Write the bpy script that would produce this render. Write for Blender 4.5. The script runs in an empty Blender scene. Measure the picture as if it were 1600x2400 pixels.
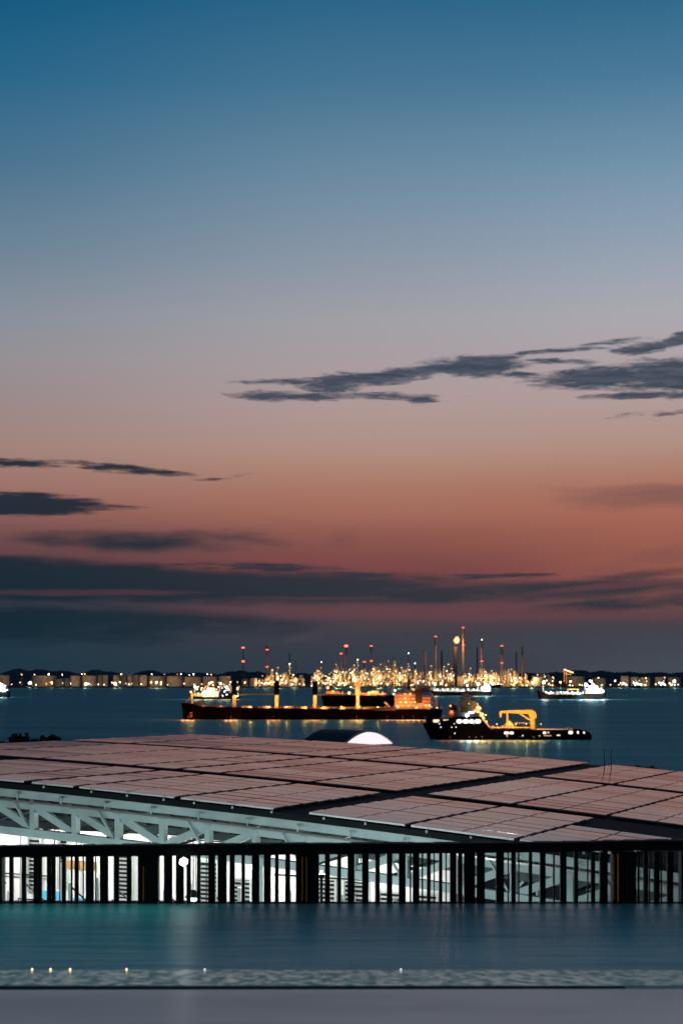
import bpy, bmesh, math, random
from mathutils import Vector, Matrix
R = math.radians
random.seed(11)
SC = bpy.context.scene

# ------------------------------------------------------------------ camera
F = 3600.0        # focal length in pixels of the 1600x2400 frame
H = 26.0          # eye height above the sea
HY = 1588.0       # horizon row
cam_d = bpy.data.cameras.new("camera"); cam = bpy.data.objects.new("camera", cam_d)
SC.collection.objects.link(cam); SC.camera = cam
cam.location = (0, 0, H); cam.rotation_euler = (R(90), 0, 0)
cam_d.sensor_fit = 'VERTICAL'; cam_d.sensor_height = 36; cam_d.lens = 36*F/2400
cam_d.shift_y = (HY-1200)/2400
cam_d.clip_start = .5; cam_d.clip_end = 60000
cam_d.dof.use_dof = True; cam_d.dof.focus_distance = 55; cam_d.dof.aperture_fstop = 1.1

# ------------------------------------------------------------------ render look
SC.view_settings.view_transform = 'Standard'; SC.view_settings.look = 'None'
SC.view_settings.exposure = 0; SC.view_settings.gamma = 1

def lin(c):
    return tuple(((v/255)/12.92 if v/255 <= .04045 else ((v/255+.055)/1.055)**2.4) for v in c)

# ------------------------------------------------------------------ world: dusk sky with clouds
W = bpy.data.worlds.new("World"); SC.world = W; W.use_nodes = True
nt = W.node_tree; N = nt.nodes; L = nt.links; N.clear()
def nd(t, **k):
    n = N.new(t)
    for a, b in k.items(): setattr(n, a, b)
    return n
def mt(op, a, b=None, c=None, clamp=False):
    n = N.new('ShaderNodeMath'); n.operation = op; n.use_clamp = clamp
    for i, v in enumerate((a, b, c)):
        if v is None: continue
        if isinstance(v, (int, float)): n.inputs[i].default_value = v
        else: L.new(v, n.inputs[i])
    return n.outputs[0]
def mapr(v, a, b, c=0., d=1., it='SMOOTHSTEP'):
    n = N.new('ShaderNodeMapRange'); n.interpolation_type = it
    L.new(v, n.inputs[0])
    for i, q in zip((1, 2, 3, 4), (a, b, c, d)): n.inputs[i].default_value = q
    return n.outputs[0]
def mixc(f, a, b):
    n = N.new('ShaderNodeMix'); n.data_type = 'RGBA'
    for s, v in ((0, f), (6, a), (7, b)):
        if isinstance(v, (int, float)): n.inputs[s].default_value = v
        elif isinstance(v, tuple): n.inputs[s].default_value = (*v, 1)
        else: L.new(v, n.inputs[s])
    return n.outputs[2]
def ramp(v, stops, it='LINEAR'):
    n = N.new('ShaderNodeValToRGB'); L.new(v, n.inputs[0]); n.color_ramp.interpolation = it
    e = n.color_ramp.elements
    while len(e) > 1: e.remove(e[-1])
    e[0].position = stops[0][0]; e[0].color = (*stops[0][1], 1)
    for p, c in stops[1:]:
        x = e.new(p); x.color = (*c, 1)
    return n.outputs[0]
tc = nd('ShaderNodeTexCoord'); sp = nd('ShaderNodeSeparateXYZ'); L.new(tc.outputs['Generated'], sp.inputs[0])
dx, dy_, dz = sp.outputs
az = mt('MULTIPLY', mt('ARCTAN2', dx, dy_), 3600.)                 # azimuth, scaled
hor = mt('SQRT', mt('ADD', mt('MULTIPLY', dx, dx), mt('MULTIPLY', dy_, dy_)))
el = mt('MULTIPLY', mt('DIVIDE', dz, mt('MAXIMUM', hor, .02)), 3600.)   # tan(elevation), scaled
elc = mt('MULTIPLY', el, 1/2400., clamp=True)
def stops(t):
    return [((HY-y)/2400., lin(c)) for y, c in t]
mid = [(1588,(49,60,71)),(1530,(56,62,72)),(1480,(66,63,72)),(1430,(92,67,74)),(1385,(102,66,71)),(1340,(120,70,70)),(1300,(130,78,74)),(1250,(144,90,80)),
       (1200,(163,107,91)),(1150,(168,117,101)),(1100,(174,132,116)),(1050,(177,144,132)),(950,(175,153,151)),(850,(169,157,160)),(750,(161,160,166)),
       (600,(138,151,167)),(400,(106,138,161)),(200,(72,118,148)),(0,(44,102,137)),(-400,(20,62,100)),(-800,(12,38,70))]
lef = [(1588,(27,54,68)),(1500,(28,54,70)),(1420,(42,57,70)),(1340,(80,60,66)),(1300,(96,68,72)),(1250,(118,80,80)),(1200,(140,97,92)),(1150,(156,115,107)),
       (1050,(160,132,124)),(950,(153,137,138)),(850,(147,143,148)),(750,(134,142,155)),(600,(105,130,149)),(400,(70,113,142)),(200,(36,100,137)),(0,(10,86,126)),
       (-400,(8,52,88)),(-800,(8,32,62))]
c_mid = ramp(elc, stops(mid)); c_lef = ramp(elc, stops(lef))
sky_c = mixc(mapr(az, -1000, 150, 1., 0., 'SMOOTHSTEP'), c_mid, c_lef)
warm = mt('MULTIPLY', mapr(az, 100, 900), mt('MULTIPLY', mapr(el, 120, 260), mapr(el, 560, 330)))
sky_c = mixc(mt('MULTIPLY', warm, .5), sky_c, lin((176, 106, 86)))
gain = mt('ADD', 1., mt('MULTIPLY', mapr(az, -50, 850), mt('MULTIPLY', mt('MULTIPLY', mapr(el, 520, 950), mapr(el, 1700, 1050)), .16)))
gv = nd('ShaderNodeVectorMath', operation='SCALE'); L.new(sky_c, gv.inputs[0]); L.new(gain, gv.inputs['Scale']); sky_c = gv.outputs[0]
sky_c = mixc(mt('MULTIPLY', mapr(az, 0, 800), mapr(el, 150, 30, 0, .8)), sky_c, lin((72,78,88)))
# uneven airlight
cmb = nd('ShaderNodeCombineXYZ'); L.new(az, cmb.inputs[0]); L.new(el, cmb.inputs[1])
def noise(sx, sy, det=4, rough=.55, off=0., dist=0.):
    m = nd('ShaderNodeMapping'); L.new(cmb.outputs[0], m.inputs[0]); m.inputs['Scale'].default_value = (sx, sy, 1)
    m.inputs['Location'].default_value = (off, off*.7, off)
    n = nd('ShaderNodeTexNoise'); L.new(m.outputs[0], n.inputs['Vector']); n.inputs['Scale'].default_value = 1
    n.inputs['Detail'].default_value = det; n.inputs['Roughness'].default_value = rough; n.inputs['Distortion'].default_value = dist
    return n.outputs[0]
n_fine = noise(1/75., 1/13., 8, .66, 3., .45)
n_mid = noise(1/260., 1/42., 6, .58, 9.)
n_big = noise(1/700., 1/90., 4, .5, 20.)
warpx = mt('MULTIPLY', mt('SUBTRACT', noise(1/150., 1/40., 4, .6, 31.), .5), 70.)
warpy = mt('MULTIPLY', mt('SUBTRACT', noise(1/130., 1/30., 4, .6, 47.), .5), 26.)
def blob(cx, cy, rx, ry, tilt=0., w=1., warp=1.):
    a = math.atan((cx-800)/F); X0 = a*3600; E0 = (HY-cy)*math.cos(a)
    ax = mt('SUBTRACT', mt('ADD', az, mt('MULTIPLY', warpx, warp)), X0)
    ey = mt('SUBTRACT', mt('ADD', el, mt('MULTIPLY', warpy, warp)), E0)
    if tilt: ey = mt('SUBTRACT', ey, mt('MULTIPLY', ax, tilt))
    d = mt('ADD', mt('POWER', mt('ABSOLUTE', mt('DIVIDE', ax, rx)), 2.), mt('POWER', mt('ABSOLUTE', mt('DIVIDE', ey, ry)), 2.))
    return mt('MULTIPLY', mt('SUBTRACT', 1., d), w)
def union(bs):
    o = bs[0]
    for b in bs[1:]: o = mt('MAXIMUM', o, b)
    return mt('MAXIMUM', o, -3.)
hi = union([blob(1115, 858, 120, 27, .03, 1.35), blob(1010, 868, 110, 14, .08, 1.), blob(890, 884, 130, 20, .09, 1.25), blob(780, 900, 75, 26, .05, 1.2), blob(680, 893, 110, 8, .03, .8, .6),
            blob(690, 928, 150, 12, -.01, .95, .6), blob(900, 930, 130, 9, -.02, .6), blob(985, 937, 40, 11, -.05, .9), blob(1220, 878, 70, 7, -.12, .6), blob(1400, 884, 150, 26, .04, 1.4), blob(1560, 880, 170, 38, .0, 1.5),
            blob(1500, 926, 130, 9, .0, 1.1, .5), blob(1600, 925, 50, 12, 0, 1.), blob(1505, 815, 75, 15, .10, 1.2), blob(1590, 795, 60, 13, .25, 1.2), blob(1440, 800, 60, 5, .05, .5, .5), blob(1300, 822, 120, 5, .04, .6, .5), blob(1290, 847, 90, 6, -.05, .5, .6),
            blob(1560, 968, 60, 3, .05, .1)])
hi_m = mapr(mt('ADD', hi, mt('MULTIPLY', mt('SUBTRACT', n_fine, .5), 4.4)), -.6, .9)
lo = union([blob(20, 1085, 125, 11, .0), blob(300, 1100, 155, 10, -.10, .9), blob(20, 1181, 250, 29, -.005, 1.7, .6), blob(250, 1186, 80, 6, 0, .6), blob(500, 1121, 60, 3, .1, .3),
            blob(1180, 1351, 130, 8, 0, .9), blob(860, 1345, 85, 8, 0, .9), blob(620, 1330, 200, 9, -.03, .8)])
n_lo = noise(1/110., 1/9., 7, .65, 55., .3)
lo_m = mapr(mt('ADD', lo, mt('MULTIPLY', mt('SUBTRACT', n_lo, .5), 3.4)), -.35, .9)
band = union([blob(-100, 1352, 900, 62, -.02, 1.5, .5), blob(560, 1378, 660, 48, .0, 1.4, .5), blob(1150, 1388, 620, 32, .02, 1., .6), blob(1560, 1408, 420, 24, .07, .9, .6),
              blob(330, 1270, 330, 30, .0, .75, .6), blob(80, 1460, 700, 60, 0, .9), blob(1500, 1350, 330, 18, .12, .45)])
streak = union([blob(180, 1389, 330, 9, .01, 1.2, .5), blob(1000, 1436, 720, 20, -.01, 1.1, .6), blob(560, 1318, 300, 6, -.04, .8, .5), blob(1450, 1372, 300, 9, .08, .9, .5), blob(700, 1402, 260, 5, 0, .6, .5)])
streak_m = mapr(mt('ADD', streak, mt('MULTIPLY', mt('SUBTRACT', n_mid, .5), 1.6)), -.2, 1.1)
band_m = mapr(mt('ADD', band, mt('MULTIPLY', mt('SUBTRACT', n_mid, .5), 2.2)), -.1, 1.)
soft = union([blob(1540, 1165, 300, 38, -.02, .9), blob(805, 1258, 50, 30, 0, .5), blob(350, 1270, 380, 40, 0, .8), blob(1560, 1300, 200, 40, .2, .5)])
soft_m = mt('MULTIPLY', mapr(mt('ADD', soft, mt('MULTIPLY', mt('SUBTRACT', n_mid, .5), 1.6)), -.1, 1.1), .5)
veil = mt('MULTIPLY', mapr(n_big, .45, .75), mapr(el, 380, 60, 0, .38))
c = mixc(veil, sky_c, lin((58, 58, 68)))
c = mixc(soft_m, c, lin((92, 70, 76)))
c = mixc(mt('MULTIPLY', band_m, .92), c, mixc(mapr(az, -800, 400), lin((20, 42, 54)), lin((46, 53, 62))))
c = mixc(mt('MULTIPLY', streak_m, mapr(az, -800, 300, .30, .62)), c, lin((104, 66, 72)))
c = mixc(mt('MULTIPLY', lo_m, .96), c, mixc(mapr(az, -700, 100), lin((22, 42, 56)), lin((50, 55, 67))))
c = mixc(mt('MULTIPLY', hi_m, .95), c, mixc(mapr(noise(1/120., 1/14., 7, .7, 71.), .36, .64), lin((46, 63, 80)), lin((76, 84, 100))))
bgn = nd('ShaderNodeBackground'); L.new(c, bgn.inputs[0]); bgn.inputs[1].default_value = 1.0
wo = nd('ShaderNodeOutputWorld'); L.new(bgn.outputs[0], wo.inputs[0])
W.cycles.sampling_method = 'MANUAL'; W.cycles.sample_map_resolution = 512

# ------------------------------------------------------------------ materials
MATS = {}
def mat(name, col=(.2,.2,.2), rough=.6, metal=0., emit=None, es=0., noise_amt=0., nscale=2., spec=.5, light=False, bump=0.):
    if name in MATS: return MATS[name]
    m = bpy.data.materials.new(name); m.use_nodes = True; t = m.node_tree; b = t.nodes['Principled BSDF']
    b.inputs['Base Color'].default_value = (*col, 1); b.inputs['Roughness'].default_value = rough; b.inputs['Metallic'].default_value = metal
    b.inputs['Specular IOR Level'].default_value = spec
    if emit:
        b.inputs['Emission Color'].default_value = (*emit, 1); b.inputs['Emission Strength'].default_value = es
        if not light: m.cycles.emission_sampling = 'NONE'
    if noise_amt or bump:
        tcn = t.nodes.new('ShaderNodeTexCoord'); n = t.nodes.new('ShaderNodeTexNoise'); t.links.new(tcn.outputs['Object'], n.inputs['Vector'])
        n.inputs['Scale'].default_value = nscale; n.inputs['Detail'].default_value = 5
        r = t.nodes.new('ShaderNodeValToRGB'); t.links.new(n.outputs[0], r.inputs[0])
        r.color_ramp.elements[0].position = .3; r.color_ramp.elements[1].position = .7
        r.color_ramp.elements[0].color = (*[v*(1-noise_amt) for v in col], 1); r.color_ramp.elements[1].color = (*[min(1, v*(1+noise_amt)) for v in col], 1)
        t.links.new(r.outputs[0], b.inputs['Base Color'])
        if bump:
            bp = t.nodes.new('ShaderNodeBump'); bp.inputs['Strength'].default_value = bump; t.links.new(n.outputs[0], bp.inputs['Height']); t.links.new(bp.outputs[0], b.inputs['Normal'])
    MATS[name] = m; return m
ORANGE, WARM, WHITE, RED, COOL = (1,.36,.07), (1,.66,.34), (1,.95,.86), (1,.10,.05), (.80,.98,1)
mat('lamp_orange', emit=(1,.33,.07), es=3.2); mat('lamp_warm', emit=WARM, es=5.5); mat('lamp_white', emit=WHITE, es=9); mat('lamp_red', emit=RED, es=6)
mat('lamp_dim', emit=WARM, es=3); mat('kerb_cyan', emit=(.2,.9,1), es=1.); mat('lamp_cool', emit=COOL, es=30); mat('flare_flame', emit=(1,.13,.02), es=2.4); mat('lamp_gold', emit=(1,.60,.24), es=4.2)
mat('window_white', emit=(.92,.97,1), es=1.6); mat('window_warm', emit=(1,.72,.42), es=1.5); mat('window_dim', emit=(1,.6,.3), es=.7)
mat('hull_black', (.0009,.0016,.002), .95, spec=0.); mat('hull_teal', (.004,.009,.012), .95, spec=0.); mat('ship_buff', (.45,.36,.25), .6, noise_amt=.2, nscale=.4)
mat('ship_white', (.6,.6,.58), .5, noise_amt=.12, nscale=.5); mat('ship_red', (.28,.06,.03), .6); mat('ship_green', (.10,.22,.08), .6); mat('crane_yellow', (.85,.58,.10), .5, noise_amt=.12, nscale=1.)
mat('dark_steel', (.012,.015,.018), .55); mat('ship_dark', (.01,.02,.025), .6); mat('deck_brown', (.16,.09,.05), .7, noise_amt=.3, nscale=.6)
mat('steel_far', (.12,.11,.10), .6, noise_amt=.3, nscale=.08); mat('tan_stack', (.20,.15,.12), .8, noise_amt=.15, nscale=.05); mat('faint_stack', (.11,.10,.105), .9)  # faint_stack carries the distance haze in its colour
mat('dark_stack', (.015,.02,.026), .8); mat('tank_pale', (.30,.27,.23), .7, noise_amt=.15, nscale=.05); mat('tank_dark', (.10,.12,.12), .7, noise_amt=.15, nscale=.05)
mat('hill', (.05,.10,.12), 1., noise_amt=.3, nscale=.02, spec=0); mat('shore', (.02,.022,.022), 1., noise_amt=.4, nscale=.02, spec=.1)  # hill base lightened and blued to stand in for distance haze
mat('truss_paint', (.42,.50,.49), .5, noise_amt=.16, nscale=1.2); mat('truss_paint_shaded', (.07,.095,.092), .6, noise_amt=.25, nscale=1.)  # second truss paint is a darkened copy, shade under the roof put into colour
mat('roof_dark', (.006,.009,.011), .8, noise_amt=.3, spec=.2); mat('rail_metal', (.55,.50,.50), .35, metal=.8)
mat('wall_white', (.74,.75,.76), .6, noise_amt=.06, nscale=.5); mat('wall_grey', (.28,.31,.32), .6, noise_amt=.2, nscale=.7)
mat('fence_dark', (.004,.006,.006), .7, spec=.08, noise_amt=.3); mat('brass', (.75,.33,.07), .35, metal=1.)
mat('fence_edge', (.10,.09,.09), .8, noise_amt=.5, nscale=3.)
mat('glass_cyan', (.05,.35,.55), .15, emit=(.15,.55,.85), es=.35); mat('brown_box', (.35,.2,.07), .6)
mat('bark', (.03,.022,.015), .9); mat('leaf_dark', (.02,.04,.022), .9, spec=.1); mat('leaf_dry', (.08,.10,.03), .9, spec=.1)
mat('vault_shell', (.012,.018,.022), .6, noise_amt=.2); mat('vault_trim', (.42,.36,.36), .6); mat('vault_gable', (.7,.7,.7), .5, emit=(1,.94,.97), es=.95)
mat('skirt_tile', (.10,.30,.26), .4, noise_amt=.4, nscale=2.); mat('ground', (.03,.03,.03), .9, noise_amt=.4, nscale=.3); mat('stair_grey', (.22,.25,.25), .55, noise_amt=.2)
mat('mark_white', (.08,.08,.08), .8); mat('lens_clip', (.5,.5,.5), .6); mat('rail_pale', (.8,.74,.74), .5)

# panel glass: dark, glossy, faint cell lines
def panel_mat():
    m = bpy.data.materials.new('panel_glass'); m.use_nodes = True; t = m.node_tree; b = t.nodes['Principled BSDF']
    tcn = t.nodes.new('ShaderNodeTexCoord'); n = t.nodes.new('ShaderNodeTexNoise'); t.links.new(tcn.outputs['Object'], n.inputs['Vector'])
    n.inputs['Scale'].default_value = 1.1; n.inputs['Detail'].default_value = 4
    mr = t.nodes.new('ShaderNodeMapRange'); t.links.new(n.outputs[0], mr.inputs[0]); mr.inputs[1].default_value = .3; mr.inputs[2].default_value = .7
    mr.inputs[3].default_value = .10; mr.inputs[4].default_value = .16; t.links.new(mr.outputs[0], b.inputs['Roughness'])
    b.inputs['Base Color'].default_value = (.50, .50, .50, 1)
    b.inputs['IOR'].default_value = 1.5; b.inputs['Metallic'].default_value = .5
    MATS['panel_glass'] = m
panel_mat()

def water_mat(name, col, col2, rough, sx, sy, bump, dist, fac, tint):
    # body colour of the water plus a rough, wave-broken reflection
    m = bpy.data.materials.new(name); m.use_nodes = True; t = m.node_tree; t.nodes.remove(t.nodes['Principled BSDF']); q = t.nodes.new
    tcn = q('ShaderNodeTexCoord'); mp = q('ShaderNodeMapping'); t.links.new(tcn.outputs['Object'], mp.inputs[0]); mp.inputs['Scale'].default_value = (sx, sy, 1)
    n = q('ShaderNodeTexNoise'); t.links.new(mp.outputs[0], n.inputs['Vector']); n.inputs['Scale'].default_value = 1; n.inputs['Detail'].default_value = 7; n.inputs['Roughness'].default_value = .62
    bp = q('ShaderNodeBump'); bp.inputs['Strength'].default_value = bump; bp.inputs['Distance'].default_value = dist; t.links.new(n.outputs[0], bp.inputs['Height'])
    r = q('ShaderNodeValToRGB'); t.links.new(n.outputs[0], r.inputs[0]); r.color_ramp.elements[0].position = .35; r.color_ramp.elements[1].position = .68
    r.color_ramp.elements[0].color = (*col, 1); r.color_ramp.elements[1].color = (*col2, 1)
    df = q('ShaderNodeBsdfDiffuse'); t.links.new(r.outputs[0], df.inputs[0]); gl = q('ShaderNodeBsdfGlossy'); gl.inputs['Color'].default_value = (*tint, 1); gl.inputs['Roughness'].default_value = rough
    t.links.new(bp.outputs[0], gl.inputs['Normal']); mx = q('ShaderNodeMixShader'); mx.inputs[0].default_value = fac
    mr = q('ShaderNodeMapRange'); t.links.new(n.outputs[0], mr.inputs[0])
    for i, v in zip((1,2,3,4), (.3,.7,fac*.75,fac*1.25)): mr.inputs[i].default_value = v
    t.links.new(mr.outputs[0], mx.inputs[0]); t.links.new(df.outputs[0], mx.inputs[1]); t.links.new(gl.outputs[0], mx.inputs[2])
    t.links.new(mx.outputs[0], t.nodes['Material Output'].inputs[0]); MATS[name] = m
water_mat('sea_water', (.03,.20,.24), (.05,.27,.32), .33, .0035, .03, .5, 2., .18, (.36,.84,.96))
water_mat('pool_water', (.08,.60,.46), (.20,.75,.58), .30, .25, 2.2, .9, .14, .46, (.9,1,.95))
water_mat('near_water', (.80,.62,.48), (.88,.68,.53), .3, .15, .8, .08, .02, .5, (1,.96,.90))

# mosaic tile
def tile_mat():
    m = bpy.data.materials.new('mosaic_tile'); m.use_nodes = True; t = m.node_tree; b = t.nodes['Principled BSDF']
    tcn = t.nodes.new('ShaderNodeTexCoord')
    v = t.nodes.new('ShaderNodeTexBrick'); t.links.new(tcn.outputs['Object'], v.inputs['Vector']); v.inputs['Scale'].default_value = 1.0
    v.offset = 0; v.inputs['Brick Width'].default_value = .29; v.inputs['Row Height'].default_value = .62; v.inputs['Mortar Size'].default_value = .045; v.inputs['Mortar Smooth'].default_value = .8
    v.inputs['Color1'].default_value = (.04,.80,.42,1); v.inputs['Color2'].default_value = (.95,1.,.66,1); v.inputs['Mortar'].default_value = (1.,.92,.70,1)
    n = t.nodes.new('ShaderNodeTexNoise'); t.links.new(tcn.outputs['Object'], n.inputs['Vector']); n.inputs['Scale'].default_value = 6; n.inputs['Detail'].default_value = 4
    rp = t.nodes.new('ShaderNodeValToRGB'); t.links.new(n.outputs[0], rp.inputs[0]); rp.color_ramp.elements[0].position = .38; rp.color_ramp.elements[0].color = (.28,.46,.40,1)
    rp.color_ramp.elements[1].position = .62; rp.color_ramp.elements[1].color = (1.,1.,1.,1)
    mx = t.nodes.new('ShaderNodeMix'); mx.data_type = 'RGBA'; mx.blend_type = 'MULTIPLY'; mx.inputs[0].default_value = .85
    t.links.new(v.outputs[0], mx.inputs[6]); t.links.new(rp.outputs[0], mx.inputs[7]); t.links.new(mx.outputs[2], b.inputs['Base Color'])
    b.inputs['Specular IOR Level'].default_value = .9; b.inputs['Coat Weight'].default_value = .8; b.inputs['Coat Roughness'].default_value = .08; b.inputs['Coat Tint'].default_value = (.75,1,.93,1)
    rm = t.nodes.new('ShaderNodeMapRange'); t.links.new(n.outputs[0], rm.inputs[0])
    for i, q_ in zip((1,2,3,4), (.35,.65,.45,.10)): rm.inputs[i].default_value = q_
    t.links.new(rm.outputs[0], b.inputs['Roughness']); t.links.new(rm.outputs[0], b.inputs['Coat Roughness'])
    b.inputs['Specular Tint'].default_value = (.7,1,.92,1)
    MATS['mosaic_tile'] = m
tile_mat()

# ------------------------------------------------------------------ mesh helpers
COL = SC.collection
def link(o, parent=None):
    COL.objects.link(o)
    if parent is not None: o.parent = parent
    return o
def tag(o, label=None, cat=None, group=None, kind=None):
    if label: o['label'] = label
    if cat: o['category'] = cat
    if group: o['group'] = group
    if kind: o['kind'] = kind
    return o
def empty(name, loc=(0,0,0), label=None, cat=None, group=None, rz=0):
    o = bpy.data.objects.new(name, None); o.location = loc; o.rotation_euler = (0,0,rz); o.empty_display_size = .5; link(o)
    return tag(o, label, cat, group)
class MB:
    def __init__(s): s.v = []; s.f = []; s.cuts = []
    def add(s, vs, fs):
        k = len(s.v); s.cuts.append((k, len(s.f))); s.v += [tuple(v) for v in vs]; s.f += [tuple(i+k for i in f) for f in fs]; return s
    def box(s, x0, x1, y0, y1, z0, z1):
        return s.add([(x0,y0,z0),(x1,y0,z0),(x1,y1,z0),(x0,y1,z0),(x0,y0,z1),(x1,y0,z1),(x1,y1,z1),(x0,y1,z1)],
                     [(0,3,2,1),(4,5,6,7),(0,1,5,4),(1,2,6,5),(2,3,7,6),(3,0,4,7)])
    def hexa(s, p):   # 8 corners, bottom 4 then top 4
        return s.add(p, [(0,3,2,1),(4,5,6,7),(0,1,5,4),(1,2,6,5),(2,3,7,6),(3,0,4,7)])
    def bar(s, a, b, w, h=None, up=(0,0,1)):
        a = Vector(a); b = Vector(b); h = h or w; d = (b-a).normalized(); up = Vector(up)
        sd = d.cross(up)
        if sd.length < 1e-3: sd = d.cross(Vector((1,0,0)))
        sd.normalize(); u2 = sd.cross(d)
        q = [a-sd*w/2-u2*h/2, a+sd*w/2-u2*h/2, b+sd*w/2-u2*h/2, b-sd*w/2-u2*h/2, a-sd*w/2+u2*h/2, a+sd*w/2+u2*h/2, b+sd*w/2+u2*h/2, b-sd*w/2+u2*h/2]
        return s.hexa(q)
    def cyl(s, a, b, r0, r1=None, n=12, caps=True):
        a = Vector(a); b = Vector(b); r1 = r0 if r1 is None else r1; d = (b-a).normalized()
        sd = d.cross(Vector((0,0,1)));
        if sd.length < 1e-3: sd = Vector((1,0,0))
        sd.normalize(); u2 = sd.cross(d)
        vs = []
        for c, r in ((a, r0), (b, r1)):
            for i in range(n):
                t = 2*math.pi*i/n; vs.append(c+(sd*math.cos(t)+u2*math.sin(t))*r)
        fs = [(i, (i+1) % n, n+(i+1) % n, n+i) for i in range(n)]
        if caps: fs += [tuple(range(n))[::-1], tuple(range(n, 2*n))]
        return s.add(vs, fs)
    def build_each(s, name, m, parent=None):      # every added piece becomes an object of its own
        cuts = s.cuts+[(len(s.v), len(s.f))]
        for (v0, f0), (v1, f1) in zip(cuts, cuts[1:]):
            q = MB(); q.v = s.v[v0:v1]; q.f = [tuple(i-v0 for i in f) for f in s.f[f0:f1]]; q.build(name, m, parent)
    def build(s, name, m, parent=None, smooth=False, bevel=0, loc=None):
        me = bpy.data.meshes.new(name); me.from_pydata(s.v, [], s.f); me.materials.append(MATS[m])
        bm = bmesh.new(); bm.from_mesh(me); bmesh.ops.recalc_face_normals(bm, faces=bm.faces); bm.to_mesh(me); bm.free()
        if smooth:
            for p in me.polygons: p.use_smooth = True
        o = bpy.data.objects.new(name, me)
        if loc: o.location = loc
        link(o, parent)
        if bevel:
            b = o.modifiers.new('bevel', 'BEVEL'); b.width = bevel; b.segments = 2; b.limit_method = 'ANGLE'
        return o
def ball_mesh(name, m, r=1., sub=1):
    bm = bmesh.new(); bmesh.ops.create_icosphere(bm, subdivisions=sub, radius=r); me = bpy.data.meshes.new(name); bm.to_mesh(me); bm.free()
    for p in me.polygons: p.use_smooth = True
    me.materials.append(MATS[m]); return me
BALL = {}
def lamp(kind, loc, r, parent=None, name='lamp'):
    if kind not in BALL: BALL[kind] = ball_mesh('lamp_bulb_'+kind, kind)
    o = bpy.data.objects.new(name, BALL[kind]); o.location = loc; o.scale = (r, r, r); return link(o, parent)
def glow(loc, col, power, rad, parent=None, name='lamp_light'):
    l = bpy.data.lights.new(name, 'POINT'); l.color = col; l.energy = power; l.shadow_soft_size = rad
    o = bpy.data.objects.new(name, l); o.location = loc; link(o, parent); o.visible_camera = False; o.visible_glossy = True
    return o
def P(x, y, Y): return ((x-800)/F*Y, Y, H-(y-HY)/F*Y)

# ------------------------------------------------------------------ the setting: ground, sea
g = MB().add([(-60000,-2000,0),(60000,-2000,0),(60000,60000,0),(-60000,60000,0)], [(0,1,2,3)]).build('sea', 'sea_water'); tag(g, kind='structure')
g = MB().box(-160,160,-60,205,-3,8).build('ground', 'ground'); tag(g, kind='structure')
# ------------------------------------------------------------------ pool terrace
ZP = 21.6
wat = MB().box(-14,14,22.95,29.88,17,ZP).build('pool_water', 'pool_water'); tag(wat, kind='structure')
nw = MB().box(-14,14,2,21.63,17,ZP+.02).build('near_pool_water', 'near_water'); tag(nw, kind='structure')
te = MB().box(-14.2,14.2,1,30.4,8,16.9).build('terrace', 'ground'); tag(te, kind='structure')
wall = empty('pool_wall', (0,22.2,17), 'long low pool wall clad in green mosaic tiles between the two sheets of water', 'wall')
MB().box(-14,14,-.44,.75,-.1,4.635).build('tile_coping', 'mosaic_tile', wall, bevel=.02)
MB().hexa([(-14,-.70,-.1),(4,-.575,-.1),(4,-.442,-.1),(-14,-.442,-.1),(-14,-.70,4.626),(4,-.575,4.626),(4,-.442,4.626),(-14,-.442,4.626)]).build('dark_lip', 'roof_dark', wall)
MB().hexa([(4.003,-.575,-.1),(14,-.575,-.1),(14,-.442,-.1),(4.003,-.442,-.1),(4.003,-.575,4.626),(14,-.575,4.626),(14,-.442,4.626),(4.003,-.442,4.626)]).build('tile_skirt', 'skirt_tile', wall)
for x, y, k in ((76,2287,'lamp_dim'),(119,2286,'lamp_dim'),(165,2286,'lamp_dim'),(297,2284,'lamp_dim'),(480,2281,'window_white'),(939,2279,'window_white')):
    p = P(x, y, 22.9); l_ = lamp(k, (p[0], .70, 4.65), .016 if k == 'lamp_dim' else .013, wall, 'pool_light')

# ------------------------------------------------------------------ fence
fY = 29.9
def fx(x): return (x-800)/F*fY
gaps = [(5,22),(31,51),(61,79),(95,110),(127,137),(139,145),(154,164),(168,175),(184,192),(195,201),(217,221),(224,234),(251,267),(279,297),(308,323),(371,384),(402,412),(429,437),
 (447,457),(458.5,461.5),(470,482),(484,488),(503,510),(530,538),(550,565),(573,590),(607,618),(634,644),(653,668),(680,693),(747,761),(773,790),(799,814),(831,848),(864,879),(890,906),
 (919,934),(951,960),(964,967),(983,988),(992,1000),(1009,1016),(1019,1029),(1037,1044),(1047,1054),(1070,1074),(1083,1087),(1114,1117),(1137,1162),(1182,1190),(1193,1198),(1208,1215),
 (1218,1240),(1248,1265),(1280,1297),(1301,1312),(1329,1345),(1354,1377),(1380,1385),(1394,1405),(1426,1435),(1490,1496),(1500,1508),(1518,1522),(1525,1532),(1548,1550),(1553,1563),(1580,1596)]
fence = empty('fence', (0, fY, ZP-.05), 'black fence of uneven upright slats and thick posts under one top rail beside the pool', 'fence')
zb = -.3; zt = 22.60-(ZP-.05)
prev = -40
def fslat(a, b, deep):
    th = .05 if b-a < 8 else (.09 if b-a < 30 else .30)
    MB().box(fx(a), fx(b), deep, deep+th, zb, zt).build('post' if b-a >= 30 else 'slat', 'fence_dark', fence, bevel=.004)
for a, b in gaps:
    w = a-prev
    if w >= 15 and w < 30:          # two rows of slats overlap here
        fslat(prev, prev+w*.62, .0); fslat(prev+w*.45, a, .12)
    else: fslat(prev, a, .0 if w > 8 else .10)
    prev = b
fslat(1596, 1650, 0)
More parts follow.
